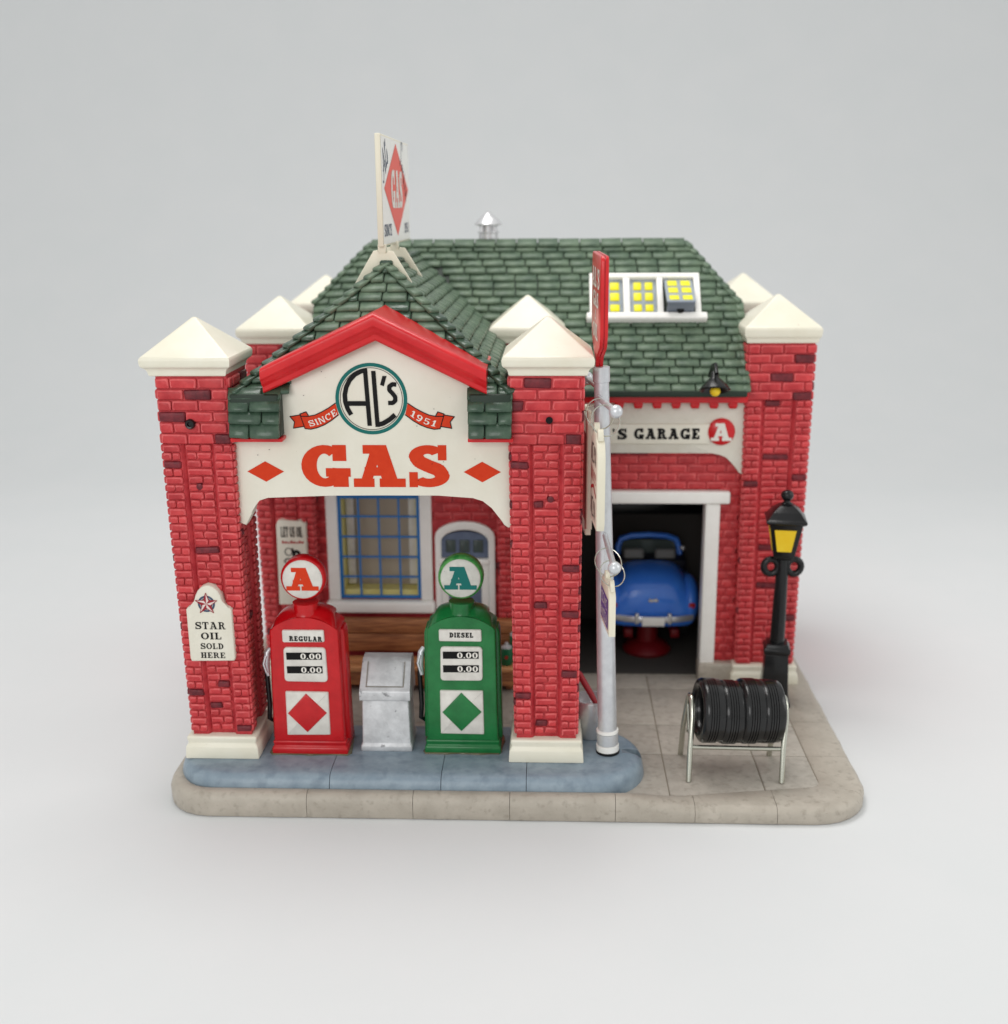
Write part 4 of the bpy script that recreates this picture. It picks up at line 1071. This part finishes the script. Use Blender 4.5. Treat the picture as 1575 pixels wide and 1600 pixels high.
for cx, cy, h, lab in ((8.02, 6.95, .62, 'shorter green oil can in front, on the right end of the bench'), (8.28, 7.25, .95, 'taller green oil can at the back of the pair on the bench')):
    k = thing('oil_can', lab, 'can', (cx, cy, 1.29), 'oil cans on the bench')
    bm = B(); lathe(bm, [(.17, 1.285), (.185, 1.30), (.185, 1.29 + h * .82), (.17, 1.29 + h * .86)], (cx, cy, 0), 18); cb = obj('can_body', bm, M['can'], k, smooth=True)
    bm = B(); lathe(bm, [(.17, 1.29 + h * .85), (.175, 1.29 + h * .9), (.09, 1.29 + h * .98), (.05, 1.29 + h * 1.0), (.05, 1.29 + h * 1.12), (0, 1.29 + h * 1.13)], (cx, cy, 0), 18); obj('can_top', bm, M['silver'], k, smooth=True)
    ink('emblem', [arc(cx + .0, 1.29 + h * .45, .05, .06, 0, 330, 11)], M['ink_red'], cb, XZ, cy - .19)

# ================================================================ sign pole with its signs
t = thing('sign_pole', 'silver grey pole with two sets of ball ended arms beside the front right pillar', 'pole', (10.84, 1.9, .955))
pa, pb = Vector((10.84, 1.9, .955)), Vector((10.52, 1.9, 11.0))
pp = lambda z: pa + (pb - pa) * ((z - pa.z) / (pb.z - pa.z))
bm = B(); tube(bm, [pp(1.0), pp(4), pp(8), pp(10.75)], [.250, .235, .20, .178], 20); obj('shaft', bm, M['silver'], t, smooth=True)
for z0, z1, r, nm, m in ((.95, 1.03, .31, 'foot', 'black'), (1.02, 1.20, .295, 'collar', 'white'), (1.52, 1.62, .285, 'collar', 'white'), (1.2, 1.52, .275, 'sleeve', 'silver'), (10.62, 11.0, .205, 'cap_collar', 'silver')):
    bm = B(); d = (pb - pa).normalized(); tube(bm, [pp(z0), pp(z0) + d * .015, pp(z1) - d * .015, pp(z1)], [r - .03, r, r, r - .03], 20); obj(nm, bm, M[m], t, smooth=True)
def arm(root, tip, r=.075):
    bm = B(); tube(bm, [root, root + (tip - root) * .5, tip], [r * .85, r, r], 10); o = obj('arm', bm, M['silver'], t, smooth=True)
    bm = B(); bmesh.ops.create_icosphere(bm, subdivisions=3, radius=.155); bmesh.ops.translate(bm, verts=bm.verts, vec=tip); obj('ball', bm, M['silver'], o, smooth=True)
up_root, up_tip = Vector((10.45, 1.66, 10.28)), Vector((10.77, -.15, 10.27))
rr_root, rr_tip = Vector((10.50, 2.1, 10.42)), Vector((10.24, 3.6, 10.48))
lo_root, lo_tip = Vector((10.66, 1.66, 6.88)), Vector((10.79, -.35, 6.69))
for a, b in ((up_root, up_tip), (rr_root, rr_tip), (lo_root, lo_tip)): arm(a, b)
def ring(parent, c, r, axis_dir, w=.014):
    a = Vector(axis_dir).normalized(); s = a.cross(uz).normalized(); u_ = s.cross(a)
    bm = B(); tube(bm, [c + s * (r * math.cos(2 * PI * i / 24)) + u_ * (r * math.sin(2 * PI * i / 24)) for i in range(24)], w, 6, closed=True); return obj('ring', bm, M['steel'], parent, smooth=True)
# red sign on top of the pole: a slab turned edge on
def slab_frame(p_near, p_far):
    """u runs from far to near when read from the left (facing -x)"""
    N_, F_ = Vector(p_near), Vector(p_far); U_ = (N_ - F_); U_.z = 0; L_ = U_.length; U_.normalize(); Nn = Vector((U_.y, -U_.x, 0))
    if Nn.x > 0: Nn = -Nn
    return F_, U_, L_, Nn
F_, U_, L_, Nn = slab_frame((10.40, .45, 0), (10.31, 3.45, 0))
fr = lambda u, v_, d: F_ + U_ * u + uz * v_ + Nn * d
s1 = thing('pole_sign', "red sign slab with white words AL'S GAS & OIL on top of the pole", 'sign', (10.52, 1.9, 11.0), 'signs on the grey pole')
out = arc(.16, 13.48, .14, .14, 180, 90, 4) + arc(L_ - .16, 13.48, .14, .14, 90, 0, 4) + [(L_ - .02, 11.85), (L_ - .25, 11.55), (L_ * .5 + .28, 11.25), (L_ * .5 + .12, 10.98), (L_ * .5 - .12, 10.98), (L_ * .5 - .28, 11.25), (.25, 11.55), (.02, 11.85)]
out = out[::-1]
bm = B(); prism(bm, out, fr, -.02, -.10, bev=.025); pan = obj('panel', bm, M['trim_red'], s1, smooth=True)
bm = B(); prism(bm, out, fr, -.20, -.125, bev=.025); obj('panel', bm, M['trim_red'], s1, smooth=True)
bm = B(); prism(bm, [(L_ / 2 + (a - L_ / 2) * .97, 12.3 + (b - 12.3) * .97) for a, b in out], fr, -.09, -.13); obj('core', bm, M['trim_red'], s1)
for s_, v_, h, w in (("AL'S", 12.84, .46, 2.3), ('GAS', 12.40, .36, 1.7), ('&', 12.10, .24, .34), ('OIL', 11.66, .36, 1.6)):
    ink('lettering', place(text(s_, h, w, W=.28, T=.16, sl=.07, track=.14)[0], L_ / 2 - w / 2, v_), M['ink_white'], pan, fr, -.012)

# hanging signs: ivory plates with two ears on wire rings
def hanging(name, label, near, far, outline, ear_u, arm_a, arm_b, th, prints):
    F_, U_, L_, Nn = slab_frame(near, far)
    fr = lambda u, v_, d: F_ + U_ * u + uz * v_ + Nn * d
    t_ = thing(name, label, 'sign', fr(L_ / 2, outline(L_)[0][1], 0), 'signs on the grey pole')
    o2 = outline(L_)
    bm = B(); prism(bm, o2, fr, .0, -th, bev=.03); pl_ = obj('plate', bm, M['plastic'], t_, smooth=True)
    for u in ear_u:
        z_ = max(v_ for _u, v_ in o2)
        bm = B(); prism(bm, arc(u, z_, .13, .16, 0, 180, 6) + [(u - .13, z_ - .1), (u + .13, z_ - .1)], fr, -.03, -th + .03, bev=.015); obj('ear', bm, M['plastic'], t_, smooth=True)
        c = fr(u, z_ + .05, -th / 2); f_ = min(1, max(0, (c.y - arm_a.y) / (arm_b.y - arm_a.y))); a_ = arm_a + (arm_b - arm_a) * f_
        mid = (c + a_) / 2; r_ = min(max((a_ - c).length / 2 + .05, .16), .36)
        ring(t_, Vector((mid.x, c.y, mid.z)), r_, (.55, 1, 0))
    for P_, m in prints(L_): ink('print', P_, M[m], pl_, fr, .008)['kind'] = 'stuff'
    return t_
rnd = random.Random(4)
def glyphs(u0, u1, v0, h, n):
    out = []
    for i in range(n):
        u = u0 + (u1 - u0) * i / n; w = (u1 - u0) / n * .7
        out += rnd.choice([lambda: band(u + w / 2, v0 + h / 2, w / 2, h / 2, w * .25, h * .12, 0, 300, 10), lambda: stroke([(u, v0), (u + w / 2, v0 + h), (u + w, v0)], w * .25, 1), lambda: stroke([(u + w, v0 + h), (u, v0 + h), (u, v0), (u + w, v0)], w * .25, 1), lambda: stroke([(u, v0), (u, v0 + h), (u + w, v0), (u + w, v0 + h)], w * .22, 1)])()
    return out
shield = lambda L: [(.15, 7.38), (L - .12, 7.42), (L, 7.6), (L, 9.15), (L - .15, 9.45), (L - .5, 9.62), (.5, 9.62), (.15, 9.45), (.0, 9.15), (.0, 7.6)]
hanging('hanging_sign', 'larger ivory sign with black and red lettering on the upper front arm', (10.38, .02, 0), (10.29, 1.55, 0), shield, (.35, 1.2), up_root, up_tip, .19,
        lambda L: [(glyphs(.2, L - .2, 8.9, .42, 4), 'ink'), (glyphs(.15, L - .15, 8.45, .28, 5), 'ink_red'), (stroke([(.2, 8.2), (L * .5, 8.36), (L - .2, 8.2)], .08, 1), 'ink_red'), (glyphs(.25, L - .25, 7.6, .42, 4), 'ink')])
rear = lambda L: [(.0, 6.55), (L - .28, 6.55), (L - .25, 6.75), (L, 6.78), (L, 9.45), (L - .3, 9.62), (.3, 9.62), (.0, 9.4)]
hanging('hanging_sign', 'ivory sign hanging on the rear arm, between the pillar and the pole', (10.22, 2.55, 0), (10.13, 4.1, 0), rear, (.4, 1.2), rr_root, rr_tip, .15,
        lambda L: [([[(.15, 6.9), (L - .15, 6.95), (L - .15, 9.2), (.15, 9.2)]], 'ink_red')])  # plain red sheet: the reddish reflection on this face, put in as colour
small = lambda L: [(.0, 4.95), (L, 4.95), (L, 5.92), (L - .22, 6.14), (.22, 6.14), (.0, 5.92)]
hanging('hanging_sign', 'small ivory sign with a purple printed face on the lower arm', (10.69, -.20, 0), (10.56, 1.15, 0), small, (.45, 1.2), lo_root, lo_tip, .16,
        lambda L: [([[(.10, 5.08), (L - .10, 5.08), (L - .10, 5.82), (.10, 5.82)]], 'purple')])
o = [x for x in bpy.data.objects if x.name.startswith('print')][-1]
F_, U_, L_, Nn = slab_frame((10.69, -.20, 0), (10.56, 1.15, 0)); fr2 = lambda u, v_, d: F_ + U_ * u + uz * v_ + Nn * d
ink('print', glyphs(.25, L_ - .2, 5.52, .22, 5) + glyphs(.25, L_ - .2, 5.16, .22, 5), M['ink_white'], o.parent, fr2, .014)['kind'] = 'stuff'

# bucket with a squeegee
t = thing('bucket', 'small silver bucket tucked between the front pillar and the pole', 'bucket', (10.42, 2.85, .96))
bm = B(); lathe(bm, [(.33, .965), (.36, .99), (.43, 1.98), (.46, 2.0), (.46, 2.06), (.41, 2.06), (.40, 1.75), (0, 1.75)], (10.42, 2.85, 0), 24); obj('pail', bm, M['chrome'], t, smooth=True)
t = thing('squeegee', 'dark red handle leaning in the silver bucket', 'squeegee', (10.42, 2.85, 1.75))
bm = B(); tube(bm, [(10.62, 2.72, 1.80), (10.42, 2.85, 2.15), (10.12, 3.02, 2.62), (10.06, 3.06, 2.72)], [.06, .08, .09, .05], 8); obj('handle', bm, M['star_red'], t, smooth=True)

# ================================================================ roof sign on two saddle brackets
t = thing('roof_sign', "white double sided board with a coral diamond reading GAS high on the canopy ridge", 'sign', (5.08, 6.5, 13.3))
SY0, SY1, SZ0, SZ1, SX = 3.95, 9.6, 13.72, 16.44, 5.12
bm = B(); box(bm, SX - .14, SX, SY0, SY1, SZ0, SZ1, .02); pl = obj('panel', bm, M['plastic'], t, smooth=True)
SL = SY1 - SY0; fs = lambda u, v_, d: Vector((SX + d, SY0 + u, SZ0 + v_))
ink('face', [bar(.05, .05, SL - .05, SZ1 - SZ0 - .05)], M['white'], pl, fs, .004)
ink('diamond', [[(.42, 1.42), (SL * .5, .20), (SL - .30, 1.42), (SL * .5, 2.60)]], M['coral'], pl, fs, .010)
ink('lettering', place(text('GAS', .98, 2.30, W=.34, T=.16, sl=.06, track=.10)[0], SL * .5 - 1.15, .93), M['ink_white'], pl, fs, .016)
ink('lettering', place(text('SINCE', .30, 1.35, W=.24, T=.12, sl=.05, track=.16)[0], .25, .24), M['ink_blue'], pl, fs, .010)
ink('lettering', place(text('1951', .28, .95, W=.24, T=.12, sl=.05, track=.16)[0], SL - 1.35, .24), M['ink_blue'], pl, fs, .010)
def script(pts_list, dx, dy, k, w, rot): return place([q for p_ in pts_list for q in stroke([(x * k, y * k) for x, y in p_], w, 1)], dx, dy, rot)
big_a = [(-.1, .1), (.05, 0), (.25, .25), (.55, 1.0), (.62, .5), (.62, .02), (.75, .1)]
bar_a = [(.15, .38), (.72, .42)]
ell = [(.8, .1), (1.0, .55), (1.06, .95), (.98, .95), (.92, .3), (1.0, .03), (1.12, .12)]
apo = [(1.24, .95), (1.2, .75)]
ess = [(1.22, .1), (1.42, .45), (1.46, .2), (1.36, .0), (1.22, .05)]
ink('script_lettering', script([big_a, bar_a, ell, apo, ess], .38, 1.55, .72, .06, 32), M['ink_blue'], pl, fs, .010)
S_ = [(.5, .85), (.35, 1.0), (.15, .85), (.25, .6), (.42, .35), (.3, .05), (.0, .1)]
sm = []
x = .55
for ch in 'ervice':
    sm += {'e': [[(x, .2), (x + .2, .25), (x + .16, .42), (x + .04, .3), (x + .08, .05), (x + .24, .08)]], 'r': [[(x, .02), (x + .05, .42), (x + .1, .3), (x + .22, .42)]], 'v': [[(x, .42), (x + .1, .02), (x + .22, .42)]],
           'i': [[(x + .04, .42), (x + .06, .05), (x + .16, .08)], [(x + .05, .58), (x + .06, .60)]], 'c': [[(x + .2, .36), (x + .08, .42), (x + .02, .2), (x + .1, .02), (x + .24, .1)]]}[ch]
    x += .25
ink('script_lettering', script([S_] + sm, SL * .5 + .62, 2.2, .86, .055, -40), M['ink_blue'], pl, fs, .010)
def saddle(y, xl, xr, zl, nm='bracket'):
    bm = B(); prism(bm, [(xl, zl), (xl + .14, zl), (4.92, 13.28), (5.16, 13.36), (5.34, 13.28), (xr - .12, zl), (xr, zl), (5.34, 13.60), (5.20, 13.62), (5.17, 13.54), (4.97, 13.54), (4.95, 13.64), (4.84, 13.62)], lambda u, v_, d: Vector((u, d, v_)), y - .05, y + .05, bev=.015)
    obj(nm, bm, M['plastic'], t, smooth=True)
    bm = B(); box(bm, SX - .17, SX + .03, y - .04, y + .25, 13.50, SZ0 + .06, .02); obj('peg', bm, M['plastic'], t, smooth=True)
saddle(4.12, 4.28, 5.86, 12.72); saddle(6.5, 4.26, 5.90, 12.66)

# ================================================================ street lamp
t = thing('street_lamp', 'black street lamp with a yellow painted lantern beside the right hand pillar', 'street lamp', (15.95, 6.35, .44))
ln = lambda z: (15.94 + .012 * (z - .4), 6.35)
def lx_(prof, m, nm, sm=True, bev=.02, seg=None):
    bm = B(); loops = []
    for hx, z in prof:
        c = ln(z); loops.append([Vector((c[0] + sx_ * hx, c[1] + sy_ * hx, z)) for sx_, sy_ in ((-1, -1), (1, -1), (1, 1), (-1, 1))])
    rings(bm, loops)
    if bev: bmesh.ops.bevel(bm, geom=list(bm.edges), offset=bev, segments=2, profile=.5, affect='EDGES')
    rot = Matrix.Rotation(math.radians(-7), 4, 'Z'); c = Vector((15.95, 6.35, 0))
    for v_ in bm.verts: v_.co = rot @ (v_.co - c) + c
    return obj(nm, bm, M[m], t, smooth=True)
lx_([(.47, .42), (.46, .55), (.40, .62), (.36, 1.3), (.33, 2.02)], 'black', 'lamp_base')
lx_([(.33, 2.0), (.38, 2.06), (.38, 2.18), (.33, 2.22), (.30, 2.32)], 'black', 'collar')
bm = B(); tube(bm, [Vector((*ln(2.25), 2.25)), Vector((*ln(3.4), 3.4)), Vector((*ln(4.95), 4.95))], [.22, .20, .165], 14); obj('post', bm, M['black'], t, smooth=True)
for s_ in (-1, 1):
    c = Vector((*ln(4.62), 4.62)) + ux * (.33 * s_); bm = B(); tube(bm, [c + ux * (.20 * math.cos(2 * PI * i / 18)) + uz * (.22 * math.sin(2 * PI * i / 18)) for i in range(18)], .10, 8, closed=True); obj('scroll', bm, M['black'], t, smooth=True)
lx_([(.20, 4.86), (.27, 4.92), (.30, 5.02), (.46, 5.98), (.50, 6.0)], 'black', 'lantern')
for rot_ in (0, 90, 180, 270):
    bm = B(); hb, ht = .205, .31
    pts = [Vector((15.99 - hb, 6.35 - .327, 5.14)), Vector((15.99 + hb, 6.35 - .327, 5.14)), Vector((15.99 + ht, 6.35 - .445, 5.82)), Vector((15.99 - ht, 6.35 - .445, 5.82))]
    a = [bm.verts.new(p) for p in pts]; b = [bm.verts.new(p + Vector((0, .05, 0))) for p in pts]
    bm.faces.new(a); bm.faces.new(b[::-1])
    for i in range(4): bm.faces.new((a[i], b[i], b[(i + 1) % 4], a[(i + 1) % 4]))
    bmesh.ops.bevel(bm, geom=list(bm.faces[0].edges) if hasattr(bm.faces, 'ensure_lookup_table') and not bm.faces.ensure_lookup_table() else [], offset=.012, segments=1, affect='EDGES')
    R_ = Matrix.Rotation(math.radians(rot_ - 7), 4, 'Z'); c = Vector((15.99, 6.35, 0))
    for v_ in bm.verts: v_.co = R_ @ (v_.co - c) + c
    obj('pane', bm, M['yellow'], t)
lx_([(.50, 5.97), (.56, 6.02), (.56, 6.08), (.50, 6.12), (.38, 6.30), (.20, 6.46), (.10, 6.50)], 'black', 'lantern_roof', bev=.015)
bm = B(); lathe(bm, [(.16, 6.46), (.17, 6.50), (.10, 6.54), (.09, 6.58), (.15, 6.64), (.185, 6.73), (.15, 6.83), (.06, 6.88), (0, 6.89)], (*ln(6.6), 0), 16); obj('finial', bm, M['black'], t, smooth=True)

# ================================================================ tyre rack
t = thing('tyre_rack', 'small bent steel wire rack holding four tyres on the paving', 'rack', (14.1, 2.0, .44))
rz = .44
for x0, x1, nm in ((12.86, 12.98, 'end_frame'), (15.22, 15.36, 'end_frame')):
    pts = [(x0 + .02, 1.32, rz), (x0 + .06, 1.55, 1.25), (x1, 1.78, 2.0), (x1 + .0, 1.90, 2.30), (x1 - .01, 2.04, 2.44), (x1 - .03, 2.20, 2.44), (x1 - .05, 2.34, 2.30), (x1 - .07, 2.46, 2.0), (x0 + .0, 2.62, 1.4), (x0 - .02, 2.86, rz)]
    bm = B(); tube(bm, pts, .072, 10); obj(nm, bm, M['steel'], t, smooth=True)
    bm = B(); tube(bm, [(x1 - .01, 1.9, 2.3), (x1 + .03, 1.98, 1.6), (x1, 2.10, 1.2), (x1 - .02, 2.3, 1.5), (x1 - .05, 2.38, 2.2)], .045, 8); obj('loop', bm, M['steel'], t, smooth=True)
bm = B(); tube(bm, [(12.95, 1.60, 1.27), (15.30, 1.60, 1.24)], .058, 10); obj('rail', bm, M['steel'], t, smooth=True)
bm = B(); tube(bm, [(12.93, 2.50, 1.30), (15.26, 2.50, 1.27)], .058, 10); obj('rail', bm, M['steel'], t, smooth=True)
tl = ['leftmost black tyre in the steel rack with its open middle facing left', 'second black tyre from the left in the steel rack, sitting a little lower', 'third black tyre from the left in the steel rack, its shoulder standing proud', 'rightmost black tyre in the steel rack, next to the end frame']
for i, (x, dz, dy, R) in enumerate(((13.41, .0, 0, .83), (13.925, -.05, .02, .82), (14.435, .0, -.02, .84), (14.945, -.02, .01, .82))):
    cz = 2.11 + dz; cy = 2.02 + dy; hw = .285
    k = thing('tyre', tl[i], 'tyre', (x, cy, cz - R), 'tyres in the steel rack')
    prof = [(.60, -hw + .05), (.64, -hw - .005), (.70, -hw - .015), (.76, -hw + .01), (R - .02, -hw + .05)]
    h0 = -hw + .10
    for j in range(5):
        a = h0 + .064 * j; prof += [(R, a + .006), (R, a + .044), (R - .028, a + .050), (R - .028, a + .062)]
    prof += [(R - .02, hw - .05), (.76, hw - .01), (.70, hw + .015), (.64, hw + .005), (.60, hw - .05)]
    TR = Matrix.Translation((14.2, 2.02, 2.18)) @ Matrix.Rotation(math.radians(6), 4, 'Z') @ Matrix.Rotation(math.radians(2.6), 4, 'Y') @ Matrix.Translation((-14.2, -2.02, -2.18))
    bm = B(); lathe(bm, prof, (x, cy, cz), 44, 'x', cap0=False, cap1=False); bmesh.ops.transform(bm, matrix=TR, verts=bm.verts); obj('tread', bm, M['rubber'], k, smooth=True)
    bm = B(); lathe(bm, [(.60, -hw + .05), (.56, -hw + .1), (.56, hw - .1), (.60, hw - .05)], (x, cy, cz), 32, 'x', cap0=False, cap1=False); bmesh.ops.transform(bm, matrix=TR, verts=bm.verts); obj('bead', bm, M['rubber'], k, smooth=True)

# ================================================================ gooseneck lamp over the bay
t = thing('gooseneck_lamp', 'black cone shaded lamp with a yellow bulb hanging at the roof edge', 'lamp', (13.84, 6.5, 9.5))
cx, cy, cz = 13.86, 6.35, 9.70
bm = B(); lathe(bm, [(.40, 0), (.43, .03), (.36, .14), (.22, .28), (.12, .38), (.11, .52), (.07, .56), (0, .57)], (0, 0, 0), 24, cap0=False)
lathe(bm, [(.39, .0), (.30, .12), (.16, .24), (.0, .28)], (0, 0, 0), 24, cap0=False)
R_ = Matrix.Rotation(math.radians(-22), 4, 'X')
for v_ in bm.verts: v_.co = R_ @ v_.co + Vector((cx, cy, cz))
obj('shade', bm, M['black'], t, smooth=True)
bm = B(); bmesh.ops.create_icosphere(bm, subdivisions=2, radius=.15); bmesh.ops.translate(bm, verts=bm.verts, vec=(cx, cy - .05, cz + .0)); obj('bulb', bm, M['yellow'], t, smooth=True)
bm = B(); tube(bm, [(cx, cy - .16, cz + .50), (cx, cy + .1, cz + .72), (cx, cy + .6, cz + .62), (cx, cy + 1.15, cz + .25)], .06, 8); obj('arm', bm, M['black'], t, smooth=True)

# ================================================================ inside the bay
car = thing('parked_car', 'blue rounded convertible seen from behind inside the dark garage bay', 'car', (12.62, 11.2, .9))
ccx = 12.62
def cl(pts, y): return [Vector((ccx + x, y, z)) for x, z in pts]
def body_sec(w, zb, zs, zt, n=7):
    """half section mirrored: rounded tub with a humped deck"""
    r = [(-w * .80, zb), (-w * .97, zb + .14), (-w, zb + .45), (-w * .99, zs - .30), (-w * .90, zs - .06), (-w * .80, zs + .02), (-w * .70, zs + (zt - zs) * .45), (-w * .58, zs + (zt - zs) * .82), (-w * .32, zs + (zt - zs) * .98), (0, zt)]
    return r + [(-x, z) for x, z in reversed(r[:-1])]
secs = [(9.50, 1.02, 1.75, 2.05, 2.25), (9.53, 1.22, 1.58, 2.22, 2.55), (9.62, 1.36, 1.50, 2.45, 2.82), (9.80, 1.43, 1.46, 2.65, 3.05), (10.1, 1.46, 1.42, 2.78, 3.24), (10.6, 1.47, 1.40, 2.82, 3.34), (11.1, 1.47, 1.40, 2.84, 3.34), (12.3, 1.46, 1.40, 2.84, 3.26), (13.0, 1.40, 1.44, 2.7, 3.1)]
bm = B(); rings(bm, [cl(body_sec(w, zb, zs, zt), y) for y, w, zb, zs, zt in secs])
cb = obj('body', bm, M['car'], car, smooth=True, auto=False)
sub = cb.modifiers.new('smooth', 'SUBSURF'); sub.levels = 1; sub.render_levels = 2
bm = B(); tube(bm, [(ccx - .86, 9.72, 2.36), (ccx - .5, 9.60, 2.27), (ccx, 9.56, 2.25), (ccx + .5, 9.60, 2.27), (ccx + .86, 9.72, 2.36)], .02, 6); obj('boot_seam', bm, M['car_dark'], car, smooth=True)
for s_ in (-1, 1):
    bm = B(); bmesh.ops.create_uvsphere(bm, u_segments=20, v_segments=12, radius=1)
    for v_ in bm.verts: v_.co = Vector((ccx + s_ * 1.22 + v_.co.x * .36, 10.45 + v_.co.y * .98, 2.22 + v_.co.z * .80))
    obj('fender', bm, M['car'], car, smooth=True)
    bm = B(); lathe(bm, [(.0, -.05), (.10, -.03), (.12, .05), (.0, .06)], (ccx + s_ * 1.24, 9.52, 2.28), 14, 'y'); obj('tail_light', bm, M['amber'], car, smooth=True)
    bm = B(); lathe(bm, [(.30, -.16), (.52, -.16), (.56, -.1), (.56, .1), (.52, .16), (.30, .16)], (ccx + s_ * 1.12, 10.6, 1.42), 24, 'x'); obj('wheel', bm, M['rubber'], car, smooth=True)
    bm = B(); box(bm, ccx + s_ * .52 - .07, ccx + s_ * .52 + .07, 9.22, 9.36, 1.72, 2.10, .05); obj('bumper_guard', bm, M['chrome'], car, smooth=True)
    bm = B(); box(bm, ccx + s_ * .52 - .34, ccx + s_ * .52 + .34, 11.15, 11.4, 2.9, 3.66, .1, 3); obj('seat', bm, M['seat'], car, smooth=True)
bm = B(); loops = []
for i in range(17):
    u = -1 + i / 8; x = ccx + 1.30 * u; y = 9.30 + .30 * abs(u) ** 3
    loops.append([Vector((x, y - .05, 1.78)), Vector((x, y - .09, 1.87)), Vector((x, y - .05, 1.97)), Vector((x, y + .04, 1.97)), Vector((x, y + .04, 1.78))])
rings(bm, loops); obj('bumper', bm, M['chrome'], car, smooth=True)
bm = B(); box(bm, ccx - .36, ccx + .36, 9.20, 9.26, 1.68, 1.98, .02); obj('number_plate', bm, M['white'], car, smooth=True)
bm = B(); prism(bm, [(ccx - .16, 2.42), (ccx - .04, 2.39), (ccx + .0, 2.44), (ccx + .12, 2.40), (ccx + .18, 2.46), (ccx + .1, 2.52), (ccx - .02, 2.48), (ccx - .12, 2.52)], XZ, 9.46, 9.60, bev=.01); obj('badge', bm, M['chrome'], car, smooth=True)
bm = B(); tube(bm, [(ccx - 1.05, 11.6, 3.13), (ccx - 1.02, 11.75, 3.58), (ccx - .92, 11.8, 3.83), (ccx - .6, 11.8, 3.94), (ccx, 11.8, 3.98), (ccx + .6, 11.8, 3.94), (ccx + .92, 11.8, 3.83), (ccx + 1.02, 11.75, 3.58), (ccx + 1.05, 11.6, 3.13)], .10, 10); obj('windscreen_frame', bm, M['car'], car, smooth=True)
bm = B(); prism(bm, [(ccx - .98, 3.1), (ccx + .98, 3.1), (ccx + .9, 3.8), (ccx - .9, 3.8)], XZ, 11.8, 11.83); obj('windscreen', bm, M['glass_dk'], car)
bm = B(); box(bm, ccx - 1.2, ccx + 1.2, 11.0, 12.2, 2.9, 3.36, .08); obj('cockpit', bm, M['car_dark'], car, smooth=True)
bm = B(); bmesh.ops.create_icosphere(bm, subdivisions=2, radius=.10); bmesh.ops.translate(bm, verts=bm.verts, vec=(ccx + 1.12, 11.55, 3.6)); obj('mirror', bm, M['chrome'], car, smooth=True)
jk = thing('car_lift', 'dark red lift under the blue car in the garage bay', 'car lift', (ccx, 10.2, .45))
bm = B(); lathe(bm, [(.75, .45), (.8, .55), (.62, .75), (.35, .85), (.32, 1.42), (0, 1.42)], (ccx - .1, 10.3, 0), 20); obj('lift_base', bm, M['jack'], jk, smooth=True)
for s_ in (-1, 1):
    bm = B(); box(bm, ccx + s_ * .75 - .14, ccx + s_ * .75 + .14, 9.7, 11.4, 1.1, 1.38, .04); obj('lift_arm', bm, M['jack'], jk, smooth=True)
sh = thing('shelf', 'dark shelf high on the rear wall of the garage bay', 'shelf', (12.2, 12.9, 5.0))
bm = B(); box(bm, 9.6, 14.6, 12.7, 13.28, 4.9, 5.05, .02); obj('board', bm, M['black'], sh, smooth=True)
bm = B(); box(bm, 9.6, 14.6, 12.9, 13.28, 4.4, 4.88, .02); obj('cabinet', bm, M['black'], sh, smooth=True)
k = thing('tool_box', 'dark red box standing on the shelf in the garage bay', 'tool box', (12.4, 12.95, 5.06)); bm = B(); box(bm, 12.0, 13.0, 12.75, 13.2, 5.06, 5.75, .04); obj('case', bm, M['jack'], k, smooth=True); bm = B(); tube(bm, [(12.3, 12.97, 5.74), (12.3, 12.97, 5.88), (12.7, 12.97, 5.88), (12.7, 12.97, 5.74)], .03, 6); obj('handle', bm, M['steel'], k, smooth=True)
k = thing('paint_tin', 'dark green tin on the left part of the garage shelf', 'tin', (10.95, 12.95, 5.06)); bm = B(); lathe(bm, [(.26, 5.06), (.27, 5.08), (.27, 5.6), (.24, 5.63), (0, 5.63)], (10.95, 12.95, 0), 18); obj('tin_body', bm, M['can'], k, smooth=True)
